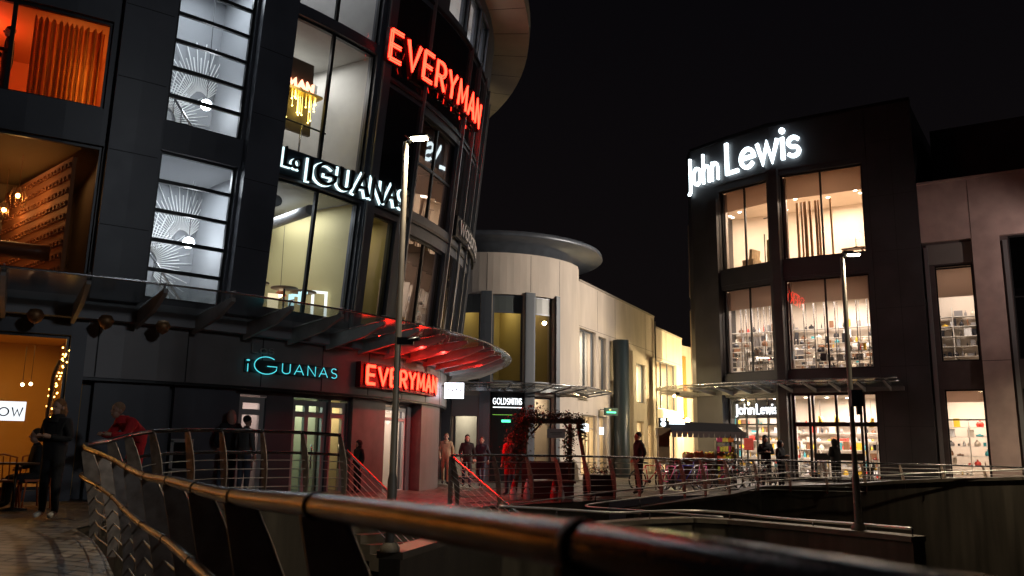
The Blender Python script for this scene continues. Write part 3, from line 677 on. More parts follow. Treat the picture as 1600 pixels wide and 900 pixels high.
# glass canopy
us = [-7.6, -6.6, -5.8, -5, -4.2, -3.4, -2.4, -1.4, -.6, 0, .6, 1.4, 2.4, 3.4, 4.4, 5.1]
g = MB(); zi, zo = 4.0, 4.28
for p, q in zip(us, us[1:]): g.quad(J.map(p, zi+.05, 0), J.map(q, zi+.05, 0), J.map(q, zo, 1.9), J.map(p, zo, 1.9))
g.build('canopy_glass', GLC, js)
b = MB(); b.tube([J.map(p, zo+.01, 1.9) for p in us], .03, 6); b.tube([J.map(p, zo-.08, 1.3) for p in us], .03, 6); b.build('canopy_edge', STEEL, js)
b = MB(); b.fbox(J, -7.6, 5.1, 3.88, 4.05, .0, .2); b.build('canopy_beam', FASC, js)
for u in [-7.4, -6.4, -5.4, -4.4, -3.4, -2.4, -1.4, -.4, .6, 1.6, 2.6, 3.6, 4.6]:
    b = MB(); a = J.map(u, 3.86, .2); c = J.map(u, 4.2, 1.8); d = J.map(u, 4.02, .2); s_ = (J.map(u+.05, 0, .2)-J.map(u, 0, .2))*.6
    b.hexa([a-s_, a+s_, c+s_-Vector((0, 0, .06)), c-s_-Vector((0, 0, .06)), d-s_, d+s_, c+s_, c-s_]); b.build('canopy_fin', mat('fin_painted_steel', (.3, .28, .27), .4), js)
# shop signs
s = sign('store_sign', 'large white glowing letters curving round the top of the dark store', J.map(0, 14.5, .1))
lettering(J, 'John', -4.72, -2.85, 14.62, 16.05, s, .042, [LETW], .08, .2, gap=.24)
lettering(J, 'Lewis', -2.3, 1.4, 14.72, 16.2, s, .06, [LETW], .08, .2, gap=.17, zf=lambda t: .12*t)
s = sign('store_sign', 'small white glowing letters above the left glass doors of the store', J.map(-1.5, 3, -.2))
lettering(J, 'John', -2.55, -1.55, 2.98, 3.42, s, .04, [emis('white_small_letter', (.9, .95, 1), 2.4)], -.26, -.18, gap=.26)
lettering(J, 'Lewis', -1.4, -.35, 2.98, 3.42, s, .045, [MATS['white_small_letter']], -.26, -.18, gap=.24)

# ---- adjoining stone wing
W = Facade([(12.15, 37.42), (30, 26.27)], u0=0)
sw = thing('stone_building', 'brown stone building with tall lit shop windows adjoining the dark store on the right', 'building', (19, 33, 0))
WH = [(6.55, 7.95, 3.95+1.1, 9.1), (6.55, 7.98, .3, 3.9), (9.3, 10.9, .3, 3.9), (9.3, 10.9, 5.05, 10.1), (12.4, 14, .3, 3.9), (12.4, 14, 5.05, 9.1)]
b = MB(); fwall(W, 6.14, 16, -.1, 10.1, WH[:3]+WH[4:]+[(9.3, 10.9, 5.05, 10.08)], -.6, -.25, b); b.build('wall', mat('dark_mauve_panel', (.09, .07, .07), .5, var=.15), sw)
b = MB(); b.fbox(W, 6.14, 16, 10.1, 12.65, -.6, -.05); b.build('parapet', STONE, sw)
b = MB(); b.fbox(W, 6.14, 16, 12.65, 12.75, -.65, 0); b.build('coping', STONE, sw)
for u0, u1 in ((8.02, 9.02), (11.1, 12.1), (14.2, 15.2)):
    b = MB(); b.fbox(W, u0, u1, 0, 10.098, -.25, -.02); b.build('pilaster', STONE, sw)
    b = MB(); b.fbox(W, u0, u1, 5.0, 5.02, -.03, -.017); b.fbox(W, u0-.001, u0+.012, 10.1, 12.6, -.04, -.047); b.build('stone_joint', BLACK, sw)
for u0 in (6.16, 9.06, 12.14):
    b = MB(); b.fbox(W, u0+.05, u0+.2, 0, 9.9, -.25, -.12); b.build('downpipe_trim', FRAMEL, sw)
b = MB(); b.fbox(W, 6.3, 7.98, 9.15, 10.0, -.24, -.2); b.build('spandrel', mat('grey_blind', (.2, .19, .18), .5), sw)
window(W, *WH[0], sw, (), (.97,), inset=-.4); window(W, *WH[1], sw, (), (.66,), inset=-.4, pm=GLS); window(W, *WH[2], sw, (), (.66,), inset=-.4, pm=GLS)
window(W, 9.3, 10.9, 5.05, 10.08, sw, (.5,), (.5,), inset=-.4, pm=GLD); window(W, *WH[5], sw, (), (), inset=-.4); window(W, *WH[4], sw, (), (.66,), inset=-.4, pm=GLS)
room(W, 4.9, 8.8, 5.05, 9.1, sw, 4, PEACH, power=150, col=WARM2, drop=1.3, o=-.62, spots=8)
room(W, 4.9, 8.8, .3, 3.9, sw, 4, PEACH, power=260, col=(1, .82, .68), drop=.5, o=-.62, spots=5)
room(W, 9.05, 11.3, .3, 3.9, sw, 4, PEACH, power=130, col=(1, .84, .72), drop=.5, o=-.62)
room(W, 11.6, 14.2, .3, 3.9, sw, 4, PEACH, power=90, col=(1, .84, .72), drop=.5, o=-.62)
b = MB(); b.prism([(19.3, 36.4), (40, 23.5), (46, 33), (25, 46)], 10.2, 16.0); b.build('rear_block', JDARK, sw)

# ================================================================== JEWELLER'S BUILDING (centre)
gc = (-.9, 36.5)
gp = [(gc[0]+4*math.cos(R(a)), gc[1]+4*math.sin(R(a))) for a in range(-176, -17, 4)] + [(2.9, 35.6)]
st = [(8.0, 46.0), (10.6, 51.3), (13.2, 56.6)]
G = Facade(gp+st); U0 = G.cum[40]; G = Facade(gp+st, u0=U0)
def GU(a): return -R(-13-a)*4*1.0 - .12
gb = thing('jeweller_building', 'cream curved corner building with a dark disc roof at the centre behind the plaza', 'building', (2, 38, 0))
up = [(-108, -93), (-86, -67.5), (-60.5, -46.5)]
GH = [(GU(a), GU(c), 3.85, 7.35) for a, c in up] + [(.15, 2.2, 3.9, 6.5), (2.55, 3.6, 3.9, 6.4), (12.0, 16.2, 3.5, 6.25), (5.35, 6.3, 3.7, 5.75), (8.0, 9.8, 3.65, 5.7),
     (GU(-108), GU(-93), .1, 3.3), (GU(-60.5), GU(-46.5), .1, 3.3), (.3, 2.3, .15, 2.75), (2.6, 3.6, .15, 2.75), (5.2, 6.6, .15, 2.6), (7.6, 9.4, .15, 2.7), (10.2, 12, .15, 2.6), (13, 16, .15, 2.7)]
b = MB(); fwall(G, G.cum[0], .06, -.1, 9.05, GH, -.4, 0, b); fwall(G, .06, 11.6, -.1, 8.55, GH, -.4, 0, b); fwall(G, 11.6, 17.6, -.1, 8.0, GH, -.4, 0, b); b.build('wall', CREAM, gb)
b = MB(); b.prism([(2.75, 35.7), (10.4, 51.3), (-2, 55), (-12, 45), (-4, 38)], 7.8, 7.95); b.build('roof_slab', CREAM, gb)
b = MB(); b.fbox(G, .06, 11.6, 8.55, 8.63, -.45, .04); b.fbox(G, 11.6, 17.6, 8.0, 8.08, -.45, .04); b.build('coping', mat('dull_coping', (.3, .27, .24), .6), gb)
b = MB(); b.lathe((gc[0], gc[1], 9.0), [(0, 0), (3.6, 0), (3.6, .5), (4.9, .52), (4.95, .56), (4.9, .74), (3.5, 1.0), (0, 1.05)], 64); b.build('roof_disc', mat('zinc_roof', (.1, .115, .14), .4, .4, var=.15), gb)
for q in (GU(-113), GU(-89.5), GU(-63.5), GU(-42), GU(-137)):
    b = MB(); b.fbox(G, q-.008, q+.008, 7.5, 9.0, .0, .004); b.build('panel_joint', BLACK, gb)
b = MB()
COLM = mat('blue_grey_column', (.1, .115, .135), .4, .2)
for a, c in ((-92.5, -86.5), (-67, -61), (-46, -43), (-114, -108.5)):
    k = MB(); k.fbox(G, GU(a), GU(c), 0, 7.45, 0, .1); k.build('column', COLM, gb)
OLIVE = mat('olive_blind', (.5, .42, .2), .8)
for k, h in enumerate(GH[:8]):
    window(G, *h, gb, (.33, .66) if k == 5 else ((.5,) if k == 3 else ()), (.8,) if k < 3 else (), inset=-.2, fw=.07, fm=COLM, pm=GL)
    if k < 3:
        q = MB(); q.fbox(G, h[0]+.05, h[1]-.05, 6.68, 7.3, -.19, -.17); q.build('blind_box', mat('grey_green_panel', (.08, .095, .095), .4), gb)
    room(G, *h, gb, 3, [OLIVE, OLIVE, OLIVE, GREYP, GREYP, PEACH, PEACH, PEACH][k], power=(11, 15, 9, 260, 120, 300, 180, 300)[k], col=((1, .8, .4), (1, .8, .4), (1, .75, .5), (1, .8, .6), (1, .8, .6), (1, .75, .4), (1, .8, .45), (1, .82, .5))[k], o=-.42)
for k, h in enumerate(GH[8:]):
    window(G, *h, gb, (.5,) if h[1]-h[0] > 1.5 else (), (.78,), inset=-.2, fw=.07, fm=COLM if k < 2 else mat('sand_frame', (.4, .34, .25), .5), pm=GLS, name='shopfront_window')
    room(G, *h, gb, 3.2, PEACH if k else GREYP, power=(50, 12, 220, 120, 180, 300, 240, 300)[k], col=(1, .76, .42) if k > 1 else (1, .85, .6), o=-.42, spots=3)
b = MB(); b.fbox(G, GU(-86.2), GU(-67.2), 0, 3.45, 0, .06); b.build('shopfront_panel', mat('near_black_gloss', (.015, .017, .018), .12), gb)
b = MB(); b.fbox(G, GU(-108), GU(-93), 2.5, 3.3, -.15, .02); b.build('fascia', mat('grey_fascia', (.3, .29, .3), .5), gb)
k = MB(); c_ = G.map(4.35, 0, .45); k.lathe((c_.x, c_.y, 0), [(.38, 0), (.38, 6.4), (0, 6.41)], 20); k.build('column', mat('green_black_column', (.03, .045, .05), .35), gb)
for u in (7.1, 10.6):
    k = MB(); k.fbox(G, u, u+.5, 0, 6.2, 0, .18); k.build('pilaster', CREAM, gb)
# far end: orange panel and lit gable
far = thing('end_building', 'small cream building with an orange panel at the far end of the lit alley', 'building', (12, 58, 0))
E0, E1 = P(1067, 692, 53.5), P(1094, 692, 55.5)
EF = Facade([(E0.x, E0.y), (E1.x, E1.y)])
b = MB(); b.fbox(EF, 0, EF.cum[-1], 0, 7.9, -.5, 0); b.build('wall', CREAM, far)
b = MB(); b.fbox(EF, .2, .62, 2.2, 7.2, 0, .05); b.build('orange_panel', mat('orange_cladding', (.55, .2, .05), .5), far)
# canopy of the jeweller
us = [GU(-118), GU(-108), GU(-98), GU(-88), GU(-78), GU(-68), GU(-58), GU(-48), GU(-38), -.1, .9]
g = MB()
for p, q in zip(us, us[1:]): g.quad(G.map(p, 3.62, 0), G.map(q, 3.62, 0), G.map(q, 3.72, 1.2), G.map(p, 3.72, 1.2))
g.build('canopy_glass', GLC, gb)
b = MB(); b.tube([G.map(p, 3.73, 1.2) for p in us], .03, 6); b.tube([G.map(p, 3.66, .7) for p in us], .02, 6); b.fbox(G, us[0], us[-1], 3.48, 3.62, 0, .12); b.build('canopy_edge', STEEL, gb)
for u in us:
    b = MB(); b.tube([G.map(u, 3.5, .05), G.map(u, 3.68, 1.15)], .035, 5); b.build('canopy_fin', FASC, gb)
s = sign('jeweller_sign', 'white lit capitals on the black shopfront panel at the centre', G.map(GU(-77), 3, .1))
lettering(G, 'GOLDSMITHS', GU(-84.8), GU(-68.8), 2.98, 3.2, s, .065, [emis('white_small_letter2', (.9, .95, 1), 2.0)], .062, .09, gap=.26)
b = MB(); b.fbox(G, GU(-84.8), GU(-68.8), 2.84, 2.87, .062, .075); b.build('underline', MATS['white_small_letter2'], s)
s = sign('hanging_sign', 'dark green lit hanging sign on the cream wall beside the round column', G.map(3.0, 2.9, 0))
hp = G.map(2.7, 2.95, .5); b = MB(); b.box(hp, (.12, .7, .34), R(-60)); b.build('box', mat('green_box', (.01, .06, .03), .4), s)
b = MB(); b.box(hp+Vector((-.02, -.05, -.03)), (.13, .5, .07), R(-60)); b.build('lit_band', emis('green_lit', (.1, 1, .5), 1.5), s)
b = MB(); b.lathe(hp+Vector((-.06, -.1, .06)), [(0, 0), (.05, 0), (.05, .04), (0, .05)], 8); b.build('emblem', emis('yellow_lit', (1, .8, .2), 1.8), s)
b = MB(); b.tube([G.map(2.7, 3.05, 0), G.map(2.7, 3.05, .5)], .02, 5); b.build('bracket', FRAME, s)
s = sign('shop_sign', 'green lit strip sign inside the black shopfront panel', G.map(GU(-77), 2.4, .1))
b = MB(); b.fbox(G, GU(-80), GU(-75), 2.28, 2.38, .062, .075); b.build('lit_band', MATS['green_lit'], s)
b = MB(); b.fbox(G, GU(-85), GU(-73), 2.56, 2.575, .062, .07); b.build('neon_line', emis('dim_green', (.3, .8, .1), .6), s)
for k, (u, z, wd) in enumerate(((1.0, 2.2, .9), (5.9, 2.3, .8), (3.1, 2.1, .6))):
    s = sign('window_sign', ['white lit shop name panel in the first alley window', 'white lit panel right of the round column', 'small white lit panel left of the round column'][k], G.map(u, z, -.1), None)
    b = MB(); b.fbox(G, u-wd/2, u+wd/2, z-.16, z+.16, -.14, -.08); b.build('panel', emis('panel_white', (.85, .95, 1), 2.2), s)
# alley wall lamp (lit in the photograph) and added lamps that brighten the alley
wl0 = None
for k, (u, z) in enumerate(((17.2, 3.0),)):
    p = G.map(u, z, .35); s = thing('wall_lamp', 'small warm lit wall lamp at the far end of the alley', 'lamp', p)
    b = MB(); b.ball(p, .16, 10, 8); b.build('globe', emis('warm_globe', (1, .7, .3), 14), s)
    b = MB(); b.tube([G.map(u, z+.1, 0), G.map(u, z+.1, .35)], .02, 5); b.build('bracket', FRAME, s)
    lamp('wall_lamp_light', G.map(u, z, .8), 160, (1, .72, .3), 'POINT', .2)
for (x, y, z, pw, nm) in ((11.6, 46.6, 4.2, 1700, 'near'), (13.3, 50.8, 4.2, 2400, 'far'), (7.6, 38.6, 3.75, 160, 'canopy')):  # lamps added to warm the alley walls and the store canopy
    p = Vector((x, y, z))
    s = thing('fill_lamp', {'near': 'added warm bulkhead lamp on the unseen rear wall of the dark store facing the alley', 'far': 'second added warm bulkhead lamp deeper in the alley behind the dark store', 'canopy': 'added warm lamp hung under the left tip of the store canopy'}[nm], 'lamp', p, None)
    b = MB(); b.box(p+Vector((.12, 0, .1)), (.2, .3, .12)); b.build('housing', FRAME, s); b = MB(); b.ball(p, .07, 10, 6); b.build('globe', MATS['warm_globe'], s)
    lamp('fill_lamp_light', p-Vector((.1, 0, .12)), pw, (1, .74, .36), 'POINT', .08)

# ================================================================== STREET LAMPS
def street_lamp(base, top, headdir, label, power=260):
    t = thing('street_lamp', label, 'street lamp', base, 'tall slim plaza lamp posts')
    b = MB(); h = top.z-base.z; b.lathe(base, [(.066, 0), (.066, .9), (.046, 1.0), (.04, h-.1), (.036, h), (0, h+.01)], 14); b.build('pole', mat('lamp_pole_grey', (.2, .18, .155), .45, .3, var=.15), t)
    b = MB(); b.lathe(base, [(.13, 0), (.13, .05), (.1, .1), (.088, .12)], 14); b.build('base_collar', COPE, t)
    hd = Vector(headdir).normalized(); c = top + hd*.2 + Vector((0, 0, .06)); a = math.atan2(hd.y, hd.x)
    b = MB(); b.tube([top-Vector((0, 0, .03)), top+hd*.1+Vector((0, 0, .05))], .03, 6)
    b.box(c, (.3, .17, .035), a); b.box(c-hd*.1+Vector((0, 0, .03)), (.2, .14, .03), a); b.build('lamp_head', FRAME, t)
    b = MB(); b.box(c-Vector((0, 0, .026)), (.22, .13, .016), a); b.build('led_panel', emis('led_warm_white', (1, .86, .55), 60), t)
    lamp('street_light', c-Vector((0, 0, .06)), power, (1, .83, .58), 'SPOT', .1, spot=128, blend=.8)
    return t
LB1 = P(609, 862, 11.2); LT1 = P(635, 222, 11.2); LT1.x = LB1.x
street_lamp(LB1, Vector((LB1.x, LB1.y, LT1.z)), (1, -.25, 0), 'lamp post nearer the curved dark building, crossing the lower red neon sign', 950)
LB2 = P(1342, 828, 15.4); LT2 = P(1323, 402, 15.4)
street_lamp(LB2, Vector((LB2.x, LB2.y, LT2.z)), (1, -.25, 0), 'lamp post in front of the dark store with the white lettering', 700)
street_lamp(Vector((20.2, 27.2, 0)), Vector((20.2, 27.2, 7.5)), (-.5, 1, 0), 'unseen lamp post added on the plaza beyond the right edge of the view', 2200)  # added lamp out of view, lights the plaza and stone wing
b = MB(); c = LB2+Vector((0, 0, 2.35)); b.box(c+Vector((.06, -.06, 0)), (.2, .16, .3)); b.box(c+Vector((.1, -.1, -.22)), (.08, .08, .16)); tag(b.build('security_camera', FRAME), 'small dark camera box strapped to the right lamp post', 'camera')
b = MB(); c = LB1+Vector((0, 0, 3.0)); b.box(c+Vector((.1, 0, -.25)), (.22, .12, .1)); b.tube([c+Vector((.05, 0, -.25)), c+Vector((.3, -.1, -.22))], .03, 6); tag(b.build('security_camera', FRAME), 'small dark camera on the left lamp post beside the neon', 'camera')

# ================================================================== RAILINGS
def railing(label, pts, foot, posts, tube_r=.036, mid=None, ncab=5, collars=False, bow=.2, blade_w=.1, extra_step=6, cat='railing', cabr=.007, steel=None, lean=True, cab0=.2):
    t = thing('steel_railing', label, cat, (pts[0].x, pts[0].y, 0)); steel = steel or STEELD
    sm = curve_pts(pts, extra_step); b = MB(); b.tube(sm, tube_r, 14); b.build('handrail', steel, t)
    dirs = []
    for k in range(len(pts)):
        d = pts[min(k+1, len(pts)-1)]-pts[max(k-1, 0)]; d.z = 0; dirs.append(d.normalized())
    def prof(k, s_):      # point on the blade's inner edge; s_ 0 top .. 1 foot
        d = dirs[k]; n = Vector((d.y, -d.x, 0)); h = pts[k].z-foot(pts[k])
        return pts[k]+n*(bow*math.sin(s_*math.pi*.55)-.01)-Vector((0, 0, h*s_)), n
    if mid:
        b = MB(); b.tube([q+Vector((0, 0, -mid)) for q in sm], tube_r*.8, 12); b.build('lower_rail', steel, t)
    for k in posts:
        b = MB(); d = dirs[k]; e = d*.009; i0 = len(b.v); N = 9
        for j in range(N):
            s_ = .02+.98*j/(N-1); p, n = prof(k, s_); wv = blade_w*(.6+.55*math.sin(math.pi*min(1, s_*1.1)))
            if not lean: n = n*1
            for sg in (-1, 1):
                b.v += [tuple(p-n*wv*.35+e*sg), tuple(p+n*wv*.65+e*sg)]
        for j in range(N-1):
            a = i0+4*j; c = a+4
            b.quadf((a, a+1, c+1, c)); b.quadf((a+2, c+2, c+3, a+3)); b.quadf((a, c, c+2, a+2)); b.quadf((a+1, a+3, c+3, c+1))
        b.quadf((i0, i0+2, i0+3, i0+1)); a = i0+4*(N-1); b.quadf((a, a+1, a+3, a+2))
        # bright rounded edge bar on the basin side
        b.tube([prof(k, .02+.98*j/8)[0]+prof(k, 0)[1]*blade_w*(.6+.55*math.sin(math.pi*min(1, (.02+.98*j/8)*1.1)))*.65 for j in range(9)], .012, 6)
        b.build('post', BLADE, t)
        if collars:
            b = MB(); d2 = (sm[min(k*extra_step+1, len(sm)-1)]-sm[max(k*extra_step-1, 0)]).normalized()
            for dz in ([0, -mid] if mid else [0]):
                c = pts[k]+Vector((0, 0, dz)); b2 = MB(); r_ = (tube_r if dz == 0 else tube_r*.8)+.004
                b2.tube([c-d2*.012, c+d2*.012], r_, 14); b2.build('collar', RUBBER, t)
    n0 = (mid and .42) or cab0
    for c in range(ncab):
        s_ = n0+(.93-n0)*c/(ncab-1); b = MB()
        line = [prof(k, s_)[0]+prof(k, 0)[1]*.02 for k in range(len(pts))]
        b.tube(curve_pts(line, 3), cabr, 5, caps=False); b.build('cable', mat('satin_cable', (.6, .58, .55), .42, .9), t)
    return t
def fg(p): return gz(p.x, p.y)
nearP = [Vector((1.34, -1.15, 1.375))] + [Vector((p[0], p[1], z)) for p, z in zip(railN, railNz)] + railB
railing('long curved steel railing with an amber-lit double handrail sweeping past the viewer', nearP, lambda p: p.z-1.22, range(len(nearP)), tube_r=.034, mid=.38, ncab=5, collars=True, bow=.22, blade_w=.18, cabr=.009)
railing('straight run of steel railing with bowed posts across the far plaza', railR, lambda p: p.z-1.15 if p.y < 27.2 else p.z-1.0, range(len(railR)), tube_r=.03, ncab=7, bow=.2, blade_w=.13, cabr=.009, cab0=.14)
def slope_rail(label, a, b_, h, npost, bars=7):
    t = thing('stair_railing', label, 'railing', (a.x, a.y, 0)); s_ = MB(); s_.tube([a, b_], .03, 10); s_.build('handrail', STEELD, t)
    for k in range(npost):
        p = a.lerp(b_, k/(npost-1)); q = MB(); q.box(p-Vector((0, 0, h/2)), (.11 if k == 0 else .05, .03, h), .7); q.build('post', BLADE, t)
    for c in range(bars):
        dz = Vector((0, 0, h*(c+1)/(bars+1))); q = MB(); q.tube([a-dz, b_-dz], .009, 5); q.build('cable', mat('satin_cable', (.6, .58, .55), .42, .9), t)
L0 = P(541, 704, 17.4); sd = Vector((.72, -.7, 0)); L1 = L0+sd*6.2-Vector((0, 0, 3.25))
R0_ = P(705, 713, 19.0); R1 = R0_+sd*6.2-Vector((0, 0, 3.25))
slope_rail('red-lit stair handrail descending from the end of the curved railing', L0, L1, 1.0, 5)
slope_rail('stair handrail descending from the near end of the straight far railing', R0_, R1, 1.05, 5)
t = thing('stairs', 'stone steps going down into the sunken basin between two sloping handrails', 'stairs', (-2, 17, BZ))
b = MB(); ws = (R0_-L0); ws.z = 0
for k in range(20):
    z = -.165*(k+1); o_ = sd*(.315*k); a = Vector((L0.x, L0.y, 0))+o_; c = Vector((R0_.x, R0_.y, 0))+o_
    b.hexa([Vector((a.x, a.y, z-.3)), Vector((a.x, a.y, z-.3))+sd*.32, Vector((c.x, c.y, z-.3))+sd*.32, Vector((c.x, c.y, z-.3)), Vector((a.x, a.y, z)), Vector((a.x, a.y, z))+sd*.32, Vector((c.x, c.y, z))+sd*.32, Vector((c.x, c.y, z))])
b.build('step_flight', COPE, t)
def hand(label, pp, r=.019, drop=.22, every=2, n=6):
    t = thing('ramp_handrail', label, 'handrail', P(*pp[0])); c = [P(*q) for q in pp]; b = MB(); b.tube(curve_pts(c, n), r, 8); b.build('handrail', mat('satin_handrail', (.6, .58, .55), .38, .9), t)
    for p in c[1::every]:
        b = MB(); b.tube([p, p-Vector((0, 0, drop))], .014, 5); b.build('bracket', STEELD, t)
hand('upper steel handrail of the ramp running along the feet of the railing posts', [(700, 797, 18.6), (795, 788, 19.8), (860, 780, 20.8), (930, 771, 21.9), (1000, 763, 22.9), (1070, 755, 24.2), (1130, 748, 25.4), (1190, 742, 26.4), (1240, 738, 27.2), (1300, 738.5, 27.7), (1340, 739, 28)])
hand('long steel handrail rising from the ramp hairpin along the dark retaining wall', [(1130, 808, 17.4), (1000, 797.5, 18.6), (915, 790, 19.6), (1000, 778, 21.5), (1100, 766, 24), (1180, 753, 26), (1260, 747.5, 27.2), (1330, 745, 27.9), (1400, 741.5, 28.2), (1470, 738, 28.5), (1540, 735.5, 28.8), (1600, 733, 29)], every=2)
hand('steel handrail on the low ramp wall carrying the lamp posts', [(780, 790.5, 16.2), (870, 795.5, 16.6), (965, 801, 17), (1015, 799, 17.5), (1080, 798, 18), (1140, 801.5, 17.8), (1200, 808, 17.2), (1270, 814, 16.4), (1340, 819, 15.6), (1425, 826, 14.4)], r=.026, drop=.16)

# ================================================================== PEOPLE
SKIN = mat('skin', (.5, .3, .22), .5)
CM = {}
def cloth(n, c): return mat('cloth_'+n, c, .85, var=.3, scale=9, bump=.9, bscale=13, stretch=(1, 1, .45))
def person(label, loc, rot, top, legs, hair, pose='stand', h=1.72, coat=False, hood=False, shoe=None, hairlen=0, lean=0, face_scarf=False, group=None):
    J_ = {'pel': (0, 0, .94), 'sp': (0, 0, 1.12), 'ch': (0, .01, 1.32), 'nk': (0, 0, 1.47), 'nk2': (0, .01, 1.55),
          'sl': (-.17, 0, 1.41), 'el': (-.24, -.02, 1.14), 'wl': (-.24, .05, .9), 'sr': (.17, 0, 1.41), 'er': (.24, -.02, 1.14), 'wr': (.24, .05, .9),
          'hl': (-.09, 0, .9), 'kl': (-.1, .02, .5), 'al': (-.11, -.01, .1), 'tl': (-.12, .14, .05), 'hr': (.09, 0, .9), 'kr': (.1, .02, .5), 'ar': (.11, -.01, .1), 'tr': (.12, .14, .05)}
    head = Vector((0, .02, 1.62)); hd = 0
    if pose == 'walk':
        J_.update(kl=(-.1, .16, .52), al=(-.1, .22, .1), tl=(-.11, .36, .07), kr=(.1, -.02, .5), ar=(.1, -.26, .14), tr=(.11, -.14, .05), el=(-.24, -.1, 1.16), wl=(-.22, -.06, .92), er=(.24, .04, 1.15), wr=(.2, .2, .96))
    if pose == 'pockets':
        J_.update(el=(-.29, -.06, 1.15), wl=(-.2, .1, .98), er=(.29, -.06, 1.15), wr=(.2, .1, .98), kl=(-.13, .04, .5), al=(-.17, 0, .1), tl=(-.2, .13, .05))
    if pose == 'phone':
        J_.update(el=(-.24, 0, 1.15), wl=(-.08, .24, 1.2), er=(.24, 0, 1.15), wr=(.08, .24, 1.2))
    if pose == 'lean':   # bent forward, forearms on the rail in front
        J_.update(pel=(0, -.12, .94), sp=(0, -.04, 1.1), ch=(0, .14, 1.26), nk=(0, .27, 1.36), nk2=(0, .33, 1.42), sl=(-.18, .2, 1.31), el=(-.24, .34, 1.1), wl=(-.12, .52, 1.12), sr=(.18, .2, 1.31), er=(.24, .34, 1.1), wr=(.12, .52, 1.12))
        head = Vector((0, .37, 1.49))
    if pose == 'sit':
        J_.update(pel=(0, 0, .5), sp=(0, 0, .68), ch=(0, .03, .9), nk=(0, .04, 1.05), nk2=(0, .06, 1.13), sl=(-.17, .03, .99), el=(-.23, .06, .74), wl=(-.1, .26, .68), sr=(.17, .03, .99), er=(.23, .06, .74), wr=(.1, .26, .68),
                  hl=(-.1, .04, .5), kl=(-.12, .42, .5), al=(-.12, .42, .1), tl=(-.12, .56, .05), hr=(.1, .04, .5), kr=(.12, .42, .5), ar=(.12, .42, .1), tr=(.12, .56, .05))
        head = Vector((0, .07, 1.21))
    names = list(J_); idx = {n: i for i, n in enumerate(names)}
    bones = [('pel', 'sp', 1), ('sp', 'ch', 1), ('ch', 'nk', 1), ('nk', 'nk2', 0), ('ch', 'sl', 1), ('sl', 'el', 1), ('el', 'wl', 1), ('ch', 'sr', 1), ('sr', 'er', 1), ('er', 'wr', 1),
             ('pel', 'hl', 2), ('hl', 'kl', 2), ('kl', 'al', 2), ('al', 'tl', 3), ('pel', 'hr', 2), ('hr', 'kr', 2), ('kr', 'ar', 2), ('ar', 'tr', 3)]
    rad = dict(pel=(.155, .12), sp=(.15, .115), ch=(.175, .125), nk=(.075, .075), nk2=(.055, .055), sl=(.075, .075), sr=(.075, .075), el=(.052, .052), er=(.052, .052), wl=(.036, .036), wr=(.036, .036),
               hl=(.1, .1), hr=(.1, .1), kl=(.072, .072), kr=(.072, .072), al=(.05, .05), ar=(.05, .05), tl=(.042, .038), tr=(.042, .038))
    if coat:
        for k in ('pel', 'sp', 'ch'): rad[k] = (rad[k][0]*1.13, rad[k][1]*1.25)
        for k in ('sl', 'sr', 'el', 'er', 'wl', 'wr'): rad[k] = tuple(v*1.2 for v in rad[k])
    me = bpy.data.meshes.new('tmp'); me.from_pydata([J_[n] for n in names], [(idx[a], idx[b_]) for a, b_, _ in bones], []); ob = bpy.data.objects.new('tmp', me); COL.objects.link(ob)
    md = ob.modifiers.new('s', 'SKIN'); md.use_smooth_shade = True
    if not me.skin_vertices: 
        bpy.context.view_layer.objects.active = ob
    sv = me.skin_vertices[0].data
    for n, i in idx.items(): sv[i].radius = rad[n]; sv[i].use_root = (n == 'pel')
    sb = ob.modifiers.new('b', 'SUBSURF'); sb.levels = 2; sb.render_levels = 2
    dg = bpy.context.evaluated_depsgraph_get(); ev = bpy.data.meshes.new_from_object(ob.evaluated_get(dg)); bpy.data.objects.remove(ob)
    B = MB(); B.v = [tuple(v.co) for v in ev.vertices]
    seg = [(Vector(J_[a]), Vector(J_[b_]), mi, min(rad[a][0], rad[b_][0])) for a, b_, mi in bones]
    hem = J_['pel'][2]-(.32 if coat else .04)
    for p in ev.polygons:
        c = p.center; best = None
        for a, b_, mi, r_ in seg:
            ab = b_-a; tt = max(0, min(1, (c-a).dot(ab)/max(1e-9, ab.length_squared))); dd = (c-(a+ab*tt)).length-r_
            if best is None or dd < best[0]: best = (dd, mi)
        mi = best[1]
        if mi == 2 and c.z > hem and pose != 'sit': mi = 1
        B.f.append(tuple(p.vertices)); B.mi.append(mi); B.sm.append(True)
    # head with jaw, nose, ears, eye sockets (same continuous figure)
    B.cur = 0; B.ball(head+Vector((0, -.005, .035)), (.078, .095, .098), 16, 12); B.ball(head+Vector((0, .025, -.045)), (.058, .068, .07), 12, 8)
    B.ball(head+Vector((0, .1, -.005)), (.014, .02, .024), 8, 6); B.ball(head+Vector((-.08, 0, 0)), (.014, .022, .032), 8, 6); B.ball(head+Vector((.08, 0, 0)), (.014, .022, .032), 8, 6)
    B.cur = 4
    for sx_ in (-1, 1): B.ball(head+Vector((.03*sx_, .083, .022)), (.012, .008, .007), 8, 6)
    B.box(head+Vector((0, .088, -.06)), (.045, .01, .008))
    root = bpy.data.objects.new('person', None)
    body = B.build('person', [SKIN, top, legs, shoe or cloth('shoe', (.03, .03, .03)), mat('eye_dark', (.05, .025, .02), .4)])
    tag(body, label, 'person', group)
